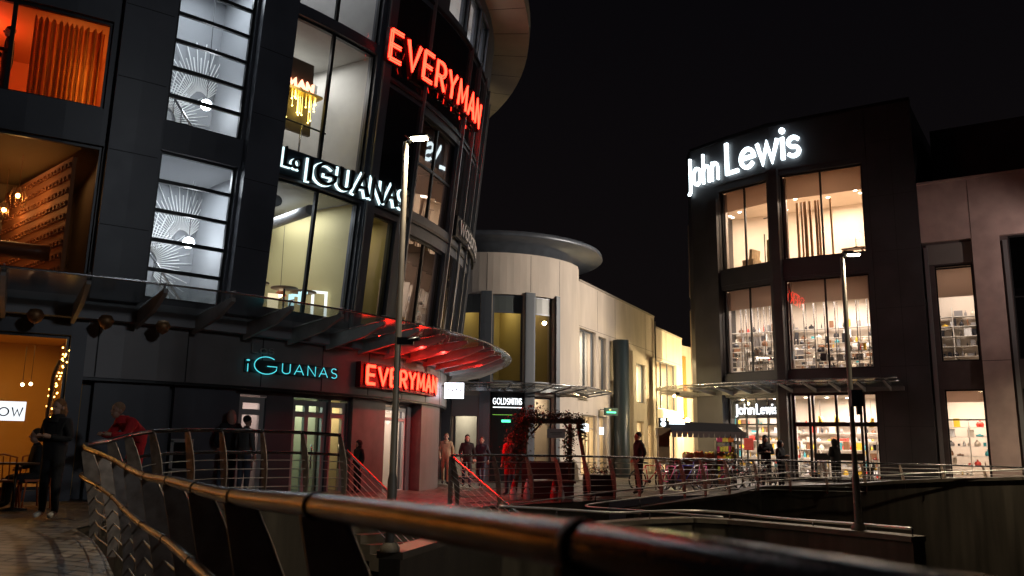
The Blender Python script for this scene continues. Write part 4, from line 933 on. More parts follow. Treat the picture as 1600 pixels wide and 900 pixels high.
    for sd_, e, wv in ((-1, J_['el'], J_['wl']), (1, J_['er'], J_['wr'])):   # hands: palm, four fingers, thumb
        w0 = Vector(wv); d = (w0-Vector(e)).normalized(); a = d.cross(Vector((0, 1, 0)) if abs(d.y) < .8 else Vector((0, 0, 1))).normalized(); c = d.cross(a)
        H = MB(); H.tube([w0-d*.03, w0+d*.02, w0+d*.06, w0+d*.09], .03, 8, rr=[.026, .032, .036, .03])
        for q in range(4):
            o_ = a*(-.024+.016*q); ln = (.055, .065, .06, .045)[q]; H.tube([w0+d*.075+o_, w0+d*(.075+ln*.6)+o_+c*.006, w0+d*(.075+ln)+o_*.9+c*.022], .0085, 6, rr=[.009, .0085, .007])
        H.tube([w0+d*.025-a*.02*sd_, w0+d*.05-a*.045*sd_+c*.01, w0+d*.078-a*.045*sd_+c*.022], .009, 6); H.build('hand', SKIN, body)
    q = MB(); hm = cloth('hair_%d%d%d' % tuple(int(x*99) for x in hair), hair)
    if hood:
        q.ball(head+Vector((0, -.02, .03)), (.105, .12, .125), 14, 10); q.tube([head+Vector((0, -.03, -.1)), head+Vector((0, -.02, -.02))], .1, 10)
        hm = top
        q.build('hood', hm, body)
        F_ = MB(); F_.ball(head+Vector((0, .06, .0)), (.066, .05, .085), 12, 8); F_.build('face', SKIN, body)
    else:
        q.ball(head+Vector((0, -.018, .055)), (.086, .098, .092), 14, 10)
        if hairlen: q.tube([head+Vector((0, -.03, .06)), head+Vector((0, -.06, -.06)), head+Vector((0, -.06, -.06-hairlen))], .08, 10, rr=[.085, .1, .06])
        q.build('hair', hm, body)
    if coat or hood:
        q = MB(); c = Vector(J_['nk']); q.tube([c+Vector((0, 0, -.06)), c+Vector((0, 0, .02)), c+Vector((0, 0, .06))], .1, 12, caps=False, rr=[.13, .1, .09]); q.build('collar', top, body)
    s_ = h/1.72; body.scale = (s_, s_, s_); body.rotation_euler = (lean, 0, rot); body.location = loc
    return body
def GP(px, Y, z=None):
    p = P(px, 700, Y); p.z = gz(p.x, p.y) if z is None else z; return p
BLK = cloth('black', (.018, .018, .021)); NAVY = cloth('navy', (.02, .026, .045)); JEAN = cloth('jean', (.05, .07, .11)); BEIGE = cloth('beige', (.42, .32, .2)); REDC = cloth('red', (.55, .02, .03)); GREYC = cloth('grey', (.1, .1, .1)); KHAKI = cloth('khaki', (.35, .27, .16))
WS = cloth('white_trainer', (.75, .75, .72))
fc = math.pi   # faces the camera
person('person in black with hair down standing on the paving left of the curved railing', GP(86, 12.6), fc-.2, BLK, BLK, (.25, .12, .05), 'phone', 1.72, hairlen=.14, coat=True, shoe=WS)
person('person in a red padded jacket leaning over the curved railing', GP(212, 15.3), fc-.6, REDC, BLK, (.35, .22, .13), 'lean', 1.92, coat=True)
person('person in a dark coat with pale pinkish hair standing behind the railing', GP(358, 18.2), .6, BLK, JEAN, (.45, .25, .2), 'pockets', 1.78, hairlen=.16, coat=True)
person('dark-haired person in black beside the pale-haired one behind the railing', GP(383, 17.8), -.5, GREYC, JEAN, (.02, .015, .012), 'stand', 1.66)
person('small hooded figure in dark clothes by the brown pillars at the stair top', GP(561, 21.5), 2.4, BLK, BLK, (.02, .02, .02), 'stand', 1.3, hood=True)
person('person in a beige jacket and trousers walking at the corner of the curved building', GP(697, 29.6), fc, BEIGE, KHAKI, (.2, .1, .05), 'walk', 1.74, coat=True)
person('person in an open black coat with long dark hair walking on the plaza', GP(730, 28.6), fc+.1, BLK, JEAN, (.02, .012, .01), 'walk', 1.72, hairlen=.14, coat=True)
person('person in a navy jacket walking beside the one in the open black coat', GP(753, 28.9), fc-.2, NAVY, JEAN, (.05, .03, .02), 'walk', 1.66, coat=True)
rp = person('person in a red jacket with a backpack standing by the garlanded arbour', GP(797, 24.2), .7, REDC, JEAN, (.04, .03, .02), 'stand', 1.72, coat=True)
person('lone person in black seen from the side against the cream wall', GP(998, 25.8), math.pi/2+.3, BLK, BLK, (.02, .02, .02), 'pockets', 1.84, coat=True)
person('hooded person facing the viewer in front of the small white letters', GP(1196, 30.5), fc, BLK, BLK, (.02, .02, .02), 'phone', 1.86, coat=True, hood=True)
person('stooping person in black beside the hooded one near the store doors', GP(1219, 30.2), fc+.7, BLK, BLK, (.02, .02, .02), 'phone', 1.68, coat=True, hood=True)
person('broad hooded person in black outside the wide glass store doors', GP(1304, 32.5), .4, BLK, BLK, (.02, .02, .02), 'phone', 1.78, coat=True, hood=True)
p = P(9, 110, 15.5); person('silhouetted person standing in the red-lit upper room', Vector((p.x, p.y, 7.9)), 2.2, BLK, BLK, (.02, .02, .02), 'phone', 1.7)
p = L.map(LU(-27.4), 0, -1.0); person('fair-haired person seated inside the mustard window', Vector((p.x, p.y, 4.35)), 1.0, GREYC, BLK, (.5, .3, .1), 'sit', 1.7)
p = L.map(LU(-32.0), 0, -2.2); person('dim person standing behind the green-lit glass door', Vector((p.x, p.y, .1)), fc, cloth('green', (.1, .16, .12)), BLK, (.05, .04, .03), 'stand', 1.7)
sp = person('seated person in dark clothes beside the amber cafe window', GP(62, 14.6), 2.3, BLK, BLK, (.06, .04, .03), 'sit', 1.7)
b = MB(); bp_ = GP(797, 24.2); pk = bp_+Vector((.14, -.22, 1.2)); b.box(pk, (.3, .16, .42), .7); b.box(pk+Vector((.08, -.1, -.06)), (.22, .06, .22), .7); b.tube([pk+Vector((0, 0, .2)), pk+Vector((0, 0, .26))], .03, 6)
bb = b.build('backpack', mat('backpack_grey', (.2, .22, .26), .7, var=.3)); tag(bb, 'grey backpack on the back of the person in red', 'backpack')

# ================================================================== CHAIRS, TABLES
def chair(label, loc, rot, m_, group=None):
    t = thing('cafe_chair', label, 'chair', (0, 0, 0), group)
    b = MB(); b.box((0, 0, .46), (.42, .42, .035)); b.build('seat', m_, t)
    b = MB(); b.tube([(-.19, -.2, .48), (-.2, -.25, .85), (0, -.28, .9), (.2, -.25, .85), (.19, -.2, .48)], .014, 6)
    for x in (-.1, 0, .1): b.tube([(x, -.21, .48), (x, -.265, .87)], .009, 5)
    b.build('backrest', m_, t)
    for x in (-.18, .18):
        for y in (-.18, .18): b = MB(); b.tube([(x, y, .45), (x*1.15, y*1.2, 0)], .014, 6); b.build('leg', m_, t)
    t.location = loc; t.rotation_euler.z = rot; return t
def table(label, loc, m_, group=None):
    t = thing('cafe_table', label, 'table', (0, 0, 0), group); b = MB(); b.lathe((0, 0, 0), [(0, .74), (.33, .74), (.33, .765), (0, .766)], 20); b.build('table_top', m_, t)
    b = MB(); b.lathe((0, 0, 0), [(.22, 0), (.22, .02), (.03, .05), (.025, .74)], 14); b.build('pedestal', FRAME, t); t.location = loc; return t
ORM = mat('orange_chair', (.5, .12, .03), .5)
for k, (px, Y, r_, lb) in enumerate(((14, 14.2, .3, 'orange cafe chair at the left edge under the amber window'), (38, 14.9, 1.2, 'orange cafe chair right behind the seated person'), (62, 14.55, 2.3, 'orange cafe chair on which the dark seated person sits'))):
    chair(lb, GP(px, Y), r_, ORM, 'cafe chairs by the amber window')
table('round cafe table between the orange chairs', GP(30, 14.0), WOOD)
for px, Y, r_, lb in ((1352, 33.6, 1.0, 'dark metal chair outside the wide store doors'), (1366, 33.8, -1.2, 'dark metal chair beside the store corner pillar')): chair(lb, GP(px, Y), r_, FRAME, 'metal chairs outside the store')
table('small table between the metal chairs outside the store', GP(1359, 33.4), FRAME)
# white framed menu stand behind the railing
t = thing('menu_stand', 'white framed board standing behind the curved railing near the red jacket', 'sign stand', GP(284, 17.6)); c = t.location.copy()
b = MB()
for dx in (-.2, .2): b.box(c+Vector((dx, 0, .6)), (.06, .05, 1.1))
b.box(c+Vector((0, 0, 1.15)), (.46, .05, .07)); b.box(c+Vector((0, 0, .55)), (.46, .05, .06)); b.build('frame', mat('white_painted', (.6, .6, .58), .5), t)
b = MB(); b.box(c+Vector((0, .01, .85)), (.36, .02, .55)); b.build('panel', BLACK, t)

# ================================================================== BICYCLES
def bicycle(fm):
    t = thing('bicycle', 'x', 'bicycle', (0, 0, 0), 'bicycles parked behind the far railing')
    for x in (-.52, .52):
        ring = [(x+.33*math.cos(a*math.pi/12), 0, .34+.33*math.sin(a*math.pi/12)) for a in range(24)]
        b = MB(); b.tube(ring, .018, 6, closed=True); wh = b.build('wheel', RUBBER, t)
        b = MB(); ring2 = [(x+.305*math.cos(a*math.pi/12), 0, .34+.305*math.sin(a*math.pi/12)) for a in range(24)]; b.tube(ring2, .009, 5, closed=True)
        for a in range(10): b.tube([(x, 0, .34), (x+.3*math.cos(a*math.pi/5), 0, .34+.3*math.sin(a*math.pi/5))], .002, 3, caps=False)
        b.build('rim', STEEL, wh)
    b = MB(); h = [(-.52, 0, .34), (-.1, 0, .3), (-.2, 0, .82), (.4, 0, .8), (.36, 0, .92), (.52, 0, .34)]
    for a, c in ((0, 1), (0, 2), (1, 2), (2, 3), (1, 3), (3, 4), (3, 5)): b.tube([h[a], h[c]], .018, 6)
    b.build('frame', fm, t)
    b = MB(); b.ball((-.22, 0, .9), (.14, .06, .03), 10, 6); b.build('saddle', BLACK, t)
    b = MB(); b.tube([(.5, -.26, .98), (.38, -.2, 1.0), (.36, 0, .96), (.38, .2, 1.0), (.5, .26, .98)], .013, 6); b.build('handlebar', STEEL, t)
    b = MB(); b.tube([(-.1, -.08, .3), (-.1, .08, .3)], .06, 10); b.tube([(-.1, .08, .3), (-.02, .12, .17)], .01, 5); b.build('crank', STEELD, t)
    return t
bm = [mat('bike_red', (.5, .02, .04), .3), mat('bike_pink', (.55, .06, .2), .3), mat('bike_blue', (.05, .06, .4), .3), mat('bike_black', (.02, .02, .02), .3), mat('bike_silver', (.4, .4, .42), .3, .8)]
bl = ['red bicycle next to the lone person in black, leftmost of the row', 'pink bicycle right of the red one in the row', 'blue bicycle below the kiosk box in the row', 'second pink bicycle, under the fruit display', 'black bicycle under the right end of the kiosk awning',
      'silver bicycle left of the small white letters', 'second silver bicycle nearest the hooded person', 'dark bicycle at the right end of the row']
protos = {}
for k, (px, Y, mi) in enumerate(((1016, 28.5, 0), (1046, 28.3, 1), (1072, 29, 2), (1096, 28.6, 1), (1122, 29.2, 3), (1150, 29.2, 4), (1178, 29.4, 4), (1205, 29.6, 3))):
    t = protos.get(mi)
    if t is None: t = protos[mi] = bicycle(bm[mi])
    else: t = copy_tree(t)
    t.location = GP(px, Y); t.rotation_euler.z = .5+random.uniform(-.5, .5); t['label'] = bl[k]
for k, px in enumerate((1030, 1060, 1088, 1136, 1165, 1192)):
    t = GP(px, 29.1); b = MB(); a = Vector((math.cos(1.0), math.sin(1.0), 0))*.35
    b.tube(curve_pts([t-a, t-a+Vector((0, 0, .65)), t-a*.6+Vector((0, 0, .8)), t+a*.6+Vector((0, 0, .8)), t+a+Vector((0, 0, .65)), t+a], 4), .024, 8)
    o = b.build('cycle_stand', STEEL); tag(o, ['steel hoop between the red and pink bicycles', 'steel hoop between the pink and blue bicycles', 'steel hoop right of the blue bicycle', 'steel hoop right of the black bicycle', 'steel hoop between the two silver bicycles', 'steel hoop at the right end of the bicycle row'][k], 'cycle stand', 'steel cycle stands')

# ================================================================== KIOSK
kp = GP(1062, 33.0); kr = -.08
def K(x, y, z): return kp+Vector((x, y, z))
t = thing('market_kiosk', 'dark market kiosk with a scalloped awning between the alley and the store', 'kiosk', kp)
b = MB(); b.hexa([K(-.5, -1, 2.02), K(2.35, -1, 1.97), K(2.35, 1, 1.97), K(-.5, 1, 2.02), K(-.5, -.2, 2.42), K(2.1, -.2, 2.36), K(2.1, .3, 2.36), K(-.5, .3, 2.42)]); b.build('awning', mat('awning_black', (.009, .009, .011), .9, spec=.08), t)
b = MB()
for i in range(14):
    x = -.5+.204*i; b.hexa([K(x+.02, -1.01, 1.8), K(x+.18, -1.01, 1.8), K(x+.18, -.99, 1.8), K(x+.02, -.99, 1.8), K(x, -1.01, 2.03), K(x+.204, -1.01, 2.03), K(x+.204, -.99, 2.03), K(x, -.99, 2.03)])
b.build('valance', mat('valance_brown', (.06, .045, .045), .8), t)
b = MB(); b.box(K(-.75, -.6, 1.35), (.42, .4, 1.15)); b.box(K(-.75, -.6, 2.0), (.5, .5, .3)); b.build('side_panel', mat('kiosk_wood', (.12, .08, .035), .6, var=.3), t)
b = MB(); b.box(K(.8, .1, .5), (2.6, .8, 1.0)); b.build('counter', WOOD, t)
for x in (-.4, 2.2): b = MB(); b.tube([K(x, -.8, 0), K(x, -.8, 2.0)], .03, 6); b.build('post', FRAME, t)
s = sign('kiosk_sign', 'white lit round emblem and number box on top of the kiosk', K(-.75, -.6, 2.2))
b = MB(); b.box(K(-.75, -.62, 2.35), (.34, .1, .36)); b.build('box', mat('sign_box_black', (.02, .022, .024), .4), s)
b = MB(); b.lathe(K(-.75, -.68, 2.3), [(0, 0), (.1, 0), (.1, .02), (0, .02)], 14)
for v in range(len(b.v)): x_, y_, z_ = b.v[v]; c = K(-.75, -.68, 2.3); b.v[v] = (x_, c.y-(z_-c.z), c.z+(y_-c.y))
b.box(K(-.75, -.69, 2.47), (.18, .02, .08)); b.build('emblem', emis('cold_emblem', (.8, .95, 1), 2.5), s)
s = sign('kiosk_sign', 'white lit domed emblem beside the round one on the kiosk top', K(-.2, -.6, 2.4))
b = MB(); i0 = 0; c = K(-.2, -.62, 2.3); pts = [(c.x+.3*math.cos(R(a)), c.z+.26*math.sin(R(a))) for a in range(0, 181, 20)]
for (x, z) in pts: b.v.append((x, c.y, z))
for (x, z) in pts: b.v.append((x, c.y+.06, z))
n = len(pts); b.quadf(list(range(n))[::-1]); b.quadf(list(range(n, 2*n)))
for k in range(n): b.quadf((k, (k+1) % n, n+(k+1) % n, n+k))
b.build('emblem', MATS['cold_emblem'], s)
lamp('kiosk_bulb_light', K(.8, -.3, 1.9), 14, (1, .75, .4), 'POINT', .05)
cols = [(.7, .05, .03), (.8, .5, .04), (.75, .2, .03), (.6, .7, .08), (.5, .03, .15), (.8, .7, .1)]
pal = [mat('produce_%d' % k, c, .5) for k, c in enumerate(cols)]
for k in range(5):
    x = .2+.42*k; c = K(x, -.55, 1.02+.03*(k % 2)); t = thing('produce_crate', ['leftmost', 'second', 'middle', 'fourth', 'rightmost'][k]+' crate of bright produce on the kiosk counter', 'crate', c, 'crates of produce on the kiosk counter')
    b = MB()
    for sx_, sy_, dx, dy in ((-.18, 0, .02, .3), (.18, 0, .02, .3), (0, -.15, .38, .02), (0, .15, .38, .02)): b.box(c+Vector((sx_, sy_, .08)), (dx, dy, .16))
    b.box(c+Vector((0, 0, .01)), (.36, .3, .02)); b.build('crate_box', WOODL, t)
    b = MB()
    for i in range(14): b.cur = (i+k) % 3; b.ball(c+Vector((random.uniform(-.14, .14), random.uniform(-.11, .11), .15+random.uniform(0, .06))), .05, 8, 6)
    tag(b.build('produce', [pal[k], pal[(k+1) % 6], pal[(k+3) % 6]], t), None, None, None, 'stuff')
t = thing('display_rack', 'tall rack of bright yellow and red packets at the right of the kiosk', 'rack', K(1.55, -.9, 0))
b = MB()
for x in (1.2, 1.9): b.box(K(x, -.9, .85), (.03, .3, 1.7))
for i in range(5): b.box(K(1.55, -.9, .2+.36*i), (.7, .3, .02))
b.build('rack_frame', FRAME, t)
b = MB()
for i in range(5):
    for j in range(6): b.cur = random.randrange(6); b.box(K(1.27+.11*j, -.95, .3+.36*i), (.09, .1, random.uniform(.14, .24)))
tag(b.build('packets', pal, t), None, None, None, 'stuff')

# ================================================================== GARLANDED ARBOUR
ap = GP(858, 23.4)
t = thing('wooden_arbour', 'wooden festive arbour with garlands of dark foliage behind the far railing', 'arbour', ap)
def A_(x, y, z): return ap+Vector((x, y, z))
for a, c in (((-.95, 0, 0), (-.7, 0, 2.1)), ((-.7, .7, 0), (-.6, .7, 2.1)), ((1.15, 0, 0), (.8, 0, 2.05)), ((.62, .5, 0), (.62, .5, 2.05))):
    b = MB(); b.tube([A_(*a), A_(*c)], .06, 6); b.build('post', WOOD, t)
b = MB(); b.box(A_(.05, 0, 2.12), (1.9, .1, .12)); b.box(A_(.05, .6, 2.12), (1.9, .1, .12))
for x in (-.7, -.3, .1, .5, .9): b.box(A_(x, .3, 2.2), (.06, .9, .05))
b.tube([A_(-.5, 0, 1.75), A_(-.2, 0, 2.08)], .03, 5); b.tube([A_(.7, 0, 1.7), A_(.4, 0, 2.08)], .03, 5); b.build('roof_beam', WOOD, t)
b = MB(); b.box(A_(0, .3, .45), (1.5, .5, .06)); b.box(A_(0, .55, .75), (1.5, .05, .5)); b.box(A_(0, .3, .22), (1.4, .4, .4)); b.build('bench_seat', mat('dark_red_bench', (.09, .02, .018), .6), t)
def garland(label, path, r, n, lm, parent, berries=True):
    b = MB(); pts = [Vector(p) for p in path]; tot = len(pts)-1
    for i in range(n):
        s_ = random.random()*tot; k = min(int(s_), tot-1); p = pts[k].lerp(pts[k+1], s_-k)
        q = p+Vector((random.gauss(0, r), random.gauss(0, r), random.gauss(0, r))); d = Vector((random.gauss(0, 1), random.gauss(0, 1), random.gauss(0, 1))).normalized(); e = d.cross(Vector((0, 0, 1))).normalized()
        ln = random.uniform(.05, .1); w2 = ln*.25; b.cur = 0 if random.random() < .85 else 1
        b.quad(q-e*w2, q+d*ln*.5-e*w2*.2+e*w2*1.4, q+d*ln, q+d*ln*.5-e*w2*1.4)
    b.build('garland', lm, parent)
GM = [mat('garland_leaf', (.07, .05, .025), .6, var=.3), mat('garland_rust_leaf', (.3, .08, .03), .6)]
garland('', [A_(-1.0, -.05, .9), A_(-.9, -.05, 1.4), A_(-.8, -.05, 1.8), A_(-.65, -.05, 2.2), A_(-.3, -.05, 2.25)], .15, 3200, GM, t)
garland('', [A_(-.3, -.05, 2.22), A_(.4, -.05, 2.24), A_(.85, -.05, 2.15), A_(.95, -.05, 1.7)], .07, 1300, GM, t)
garland('', [A_(.62, .45, 1.9), A_(.55, .4, 1.5), A_(.6, .4, 1.0)], .09, 900, GM, t)
s = sign('hanging_sign', 'small white board hanging inside the garlanded arbour', A_(.2, .2, 1.75))
b = MB(); b.box(A_(.2, .2, 1.78), (.5, .03, .26)); b.build('board', mat('board_white', (.7, .68, .64), .6), s)
b = MB(); b.box(A_(.2, .18, 1.8), (.34, .012, .02)); b.box(A_(.2, .18, 1.76), (.24, .012, .015)); b.build('text_line', mat('board_ink', (.3, .28, .26), .6), s)
for k, (x, cm, lb) in enumerate(((-.98, (.7, .68, .66), 'red'), (-.62, (.6, .6, .62), 'white'), (.1, (.6, .05, .05), 'x'), (.3, (.7, .66, .66), 'y'))):
    c = A_(x, -.5, 0); t = thing('festive_figure', ['leftmost bearded festive figure at the foot of the arbour', 'pale festive figure second from the left below the arbour', 'red-capped festive figure under the arbour bench', 'red and white festive figure rightmost of the four'][k], 'figurine', c, 'festive figures at the foot of the arbour')
    b = MB(); b.lathe(c, [(.08, 0), (.1, .1), (.08, .24), (.05, .3)], 10); b.build('body', mat('figure_%d' % k, cm, .7), t)
    b = MB(); b.ball(c+Vector((0, 0, .33)), .065, 8, 6); b.build('head', SKIN, t)
    b = MB(); b.lathe(c+Vector((0, 0, .35)), [(.07, 0), (.04, .09), (.0, .2)], 10); b.build('hat', REDC if k != 1 else WHITE, t)
    b = MB(); b.lathe(c+Vector((0, -.05, .18)), [(0, 0), (.05, .08), (.04, .14), (0, .16)], 8); b.build('beard', WHITE, t)
# planters / dark box right of the arbour
t = thing('planter', 'dark planter box with twiggy plants right of the garlanded arbour', 'planter', GP(935, 25.2)); c = t.location.copy()
b = MB(); b.box(c+Vector((0, 0, .3)), (.9, .5, .6)); b.build('box', BLACK, t)
garland('', [c+Vector((-.4, 0, .7)), c+Vector((.4, 0, .75))], .12, 400, [mat('planter_leaf', (.05, .06, .03), .6), GM[1]], t)

# ================================================================== ROOM CONTENTS
# sunburst decorations, pendant lamps and stair rails in the two white stair rooms
def sunburst(label, uc, zc, off, r0, r1, n, a0, a1):
    b = MB()
    for i in range(n):
        a = R(a0+(a1-a0)*i/(n-1)); rr_ = r1*(.75+.25*(i % 2))
        p = lambda r: L.map(uc+r*math.cos(a), zc+r*math.sin(a), off)
        b.tube([p(r0), p(rr_)], .014, 4)
    o = b.build('sunburst_decoration', mat('white_gloss_strip', (.95, .95, .95), .3)); tag(o, label, 'wall decoration', 'sunburst decorations on the stair walls')
for z0, nm, zb, zr, zl in ((8.0, 'upper', 9.19, 9.6, 9.15), (4.35, 'lower', 5.92, 6.15, 5.7)):
    sunburst('sunburst of thin white strips on the right of the %s stair room wall' % nm, LU(-45.0), zr, -2.62, .28, 1.5, 30, 40, 200)
    sunburst('sunburst of thin white strips at the left of the %s stair room' % nm, LU(-48.6), zl-.2, -2.62, .35, 1.3, 24, -40, 80)
    p = L.map(LU(-46.0), zb, -1.6)
    t = thing('pendant_lamp', 'bare bright pendant lamp in the %s white stair room' % nm, 'lamp', p, 'pendant lamps in the stair rooms')
    b = MB(); b.ball(p, .13, 12, 8); b.build('bulb', emis('cold_bulb', (.9, .95, 1), 22), t); b = MB(); b.tube([p, (p.x, p.y, 7.4 if z0 < 6 else 12.2)], .008, 4); b.build('cord', FRAME, t)
    lamp('bulb_light', p+Vector((0, 0, -.01)), 30, (.9, .95, 1), 'POINT', .16)
    t = thing('stair_balustrade', 'steel stair balustrade crossing the %s white stair room' % nm, 'balustrade', L.map(LU(-50), z0, -1.2))
    a = L.map(LU(-51), z0+1.4, -1.2); c = L.map(LU(-46.5), z0+.1, -1.2); b = MB(); b.tube([a, c], .025, 6); b.build('handrail', STEEL, t)
    for i in range(7): q = a.lerp(c, i/6); b = MB(); b.tube([q, q-Vector((0, 0, .35+.0*i))], .012, 5); b.build('baluster', STEEL, t)
# curtain in the amber room
b = MB(); N = 90; u0, u1 = LU(-60.9), LU(-56.0)
for i in range(N+1):
    u = u0+(u1-u0)*i/N; o_ = -.6+.11*math.sin(i*.85+1.5*math.sin(i*.13))+.03*math.sin(i*2.3+math.sin(i*.4)*2); b.v += [tuple(L.map(u, 7.95, o_)), tuple(L.map(u, 9.72, o_*.98))]
b.smooth = True
for i in range(N): b.quadf((2*i, 2*i+2, 2*i+3, 2*i+1))
cm_ = mat('amber_curtain', (.5, .22, .06), .8); nt_ = cm_.node_tree; pb = nt_.nodes['Principled BSDF']; tl_ = nt_.nodes.new('ShaderNodeBsdfTranslucent'); tl_.inputs[0].default_value = (.75, .34, .1, 1); mx_ = nt_.nodes.new('ShaderNodeMixShader'); mx_.inputs[0].default_value = .5
nt_.links.new(pb.outputs[0], mx_.inputs[1]); nt_.links.new(tl_.outputs[0], mx_.inputs[2]); nt_.links.new(mx_.outputs[0], nt_.nodes['Material Output'].inputs[0])
tag(b.build('curtain', cm_), 'pleated amber curtain behind the upper left window', 'curtain')
p = L.map(LU(-57.2), 8.55, -1.1); t = thing('table_lamp', 'glowing shaded lamp behind the amber curtain', 'lamp', p)
b = MB(); b.lathe(p, [(.1, .12), (.2, -.04), (.19, -.05)], 14); b.build('lamp_shade', emis('amber_shade', (1, .55, .12), 5), t); b = MB(); b.tube([p, p-Vector((0, 0, .6))], .02, 6); b.build('stand', FRAME, t)
lamp('curtain_back_light', p+Vector((0, 0, .1)), 8, (1, .5, .14), 'POINT', .12)
# patterned wall and cage pendant in the dim room
bw = MB(); a = L.map(LU(-57.0), 4.6, -.5); c = L.map(LU(-62.5), 4.6, -4.3)
d = (c-a).normalized(); i = 0
n_ = Vector((d.y, -d.x, 0)); n_ = n_ if n_.x < 0 else -n_
bw.box((a+c)/2+Vector((0, 0, 1.25)), ((c-a).length, .08, 2.5), math.atan2(d.y, d.x))
for r_i in range(9):
    for q in range(20):
        for lr in (-1, 1):
            cc = a.lerp(c, (q+.5)/20)+n_*.06+Vector((0, 0, .18+.27*r_i)); bw.box(cc, (.15, .035, .03), math.atan2(d.y, d.x), 0, .75*lr)
tag(bw.build('patterned_screen', mat('terracotta_block', (.42, .17, .07), .7)), 'patterned terracotta block screen in the dim room at the left', 'screen')
def cage(label, p, r=.17, drop=1.2, st=26):
    t = thing('cage_pendant', label, 'lamp', p, 'amber pendant lamps in the dim room'); b = MB(); b.ball(p+Vector((0, 0, .03)), .05, 8, 6); b.build('bulb', emis('amber_bulb', (1, .5, .12), st), t)
    b = MB()
    for k in range(8):
        an = k*math.pi/4; b.tube([p+Vector((r*.55*math.cos(an), r*.55*math.sin(an), .2)), p+Vector((r*math.cos(an), r*math.sin(an), .02)), p+Vector((r*.8*math.cos(an), r*.8*math.sin(an), -.2))], .009, 4)
    b.tube([p+Vector((0, 0, .2)), p+Vector((0, 0, drop))], .008, 4); b.build('cage', RUST, t); lamp('cage_light', p, 16, (1, .52, .18), 'POINT', .05)
cage('large wire cage pendant with amber bulb in the dim room', P(28, 308, 16.6)); cage('small amber bulb pendant at the left edge of the dim room', P(6, 330, 17.6), .1, 1.0)
b = MB(); q = [L.map(LU(-66+i), 5.05, -.55) for i in range(0, 9)]
b.tube(q, .16, 8); tag(b.build('banquette', mat('leather_brown', (.2, .06, .02), .4)), 'brown leather banquette back along the dim room window', 'banquette')
# fairy-light arch and lit board in the ground-floor cafe
pts = []
for i in range(30):
    s_ = i/29; px = 76+26*(s_**2.2)+1.5*math.sin(i*2.1); py = 668-122*s_; pts.append(P(px, py, 16.15-.0*s_))
b = MB()
for p in pts: b.ball(p+Vector((random.uniform(-.04, .04), 0, random.uniform(-.04, .04))), .017, 6, 4); b.ball(p+Vector((.09+random.uniform(-.04, .04), 0, random.uniform(-.04, .04))), .016, 6, 4)
t = thing('fairy_light_arch', 'curving string of amber fairy lights in the cafe window', 'fairy lights', pts[0]); tag(b.build('bulb_string', emis('fairy_amber', (1, .5, .1), 12), t), None, None, None, 'stuff')
b = MB(); b.tube(curve_pts(pts[::5], 3), .05, 6); b.build('twig_bundle', WOOD, t)
s = sign('window_board', 'white lit board with black letters in the amber cafe window', P(8, 642, 15.6))
c = P(10, 642, 15.75); b = MB(); b.box(c, (.62, .03, .36), .5); b.build('board', emis('board_lit_white', (.9, .95, 1), .95), s)
BF = Facade([(c.x-.3*math.cos(.5), c.y-.3*math.sin(.5)), (c.x+.3*math.cos(.5), c.y+.3*math.sin(.5))])
lettering(BF, 'OW', .18, .56, c.z-.09, c.z+.06, s, .07, [mat('ink_black', (.01, .01, .012), .5)], .02, .03, gap=.3)
for px, py in ((35, 601), (48, 600)):
    p = P(px, py, 17.3); t = thing('bulb_pendant', ['left', 'right'][px > 40]+' of the two tiny bulbs hanging in the amber cafe', 'lamp', p, 'tiny bulbs in the amber cafe'); b = MB(); b.ball(p, .035, 8, 6); b.build('bulb', emis('tiny_bulb', (1, .75, .45), 14), t); b = MB(); b.tube([p, p+Vector((0, 0, .8))], .006, 4); b.build('cord', FRAME, t)
# cinema lobby: neon letters and bulb marquee, balustrade
s = sign('lobby_sign', 'pale red neon letters on a wall inside the upper lobby window', L.map(LU(-41), 10, -3))
LX = Facade([tuple(L.map(LU(-41.5), 9.5, -1.0))[:2], tuple(L.map(LU(-36.2), 9.5, -1.0))[:2]])
b = MB(); b.fbox(LX, -.0, 1.4, 9.0, 10.9, -.1, 0); b.build('backing', mat('brown_lobby_panel', (.12, .09, .06), .6), s)
lettering(LX, 'MAN', .62, 1.36, 10.13, 10.33, s, .09, [emis('pink_neon', (1, .35, .2), 3.5)], .02, .08, gap=.24)
t = thing('bulb_marquee', 'golden marquee of small hanging bulbs below the lobby letters', 'light fitting', L.map(LU(-41), 9.7, -2.4))
b = MB(); b.fbox(LX, .3, 1.42, 9.88, 9.95, 0, .4); b.build('marquee_edge', mat('gold_edge', (.6, .4, .1), .3, .9), t)
b = MB()
for i in range(22): c = LX.map(.35+1.0*random.random(), 9.2+.55*random.random(), .05+.3*random.random()); b.ball(c, .022, 6, 4); b.tube([c, (c.x, c.y, 9.9)], .004, 3, caps=False)
tag(b.build('bulbs', emis('gold_bulb', (1, .72, .15), 9), t), None, None, None, 'stuff')
t = thing('glass_balustrade', 'glass and steel balustrade inside the upper lobby window', 'balustrade', L.map(LU(-40), 8.2, -1))
b = MB(); b.tube([L.map(LU(a), 9.15, -.8) for a in (-41, -38.5, -36, -34.5)], .025, 6); b.build('handrail', FRAME, t)
for a in (-40, -37.5, -35): b = MB(); b.tube([L.map(LU(a), 8.1, -.8), L.map(LU(a), 9.15, -.8)], .025, 6); b.build('post', STEEL, t)
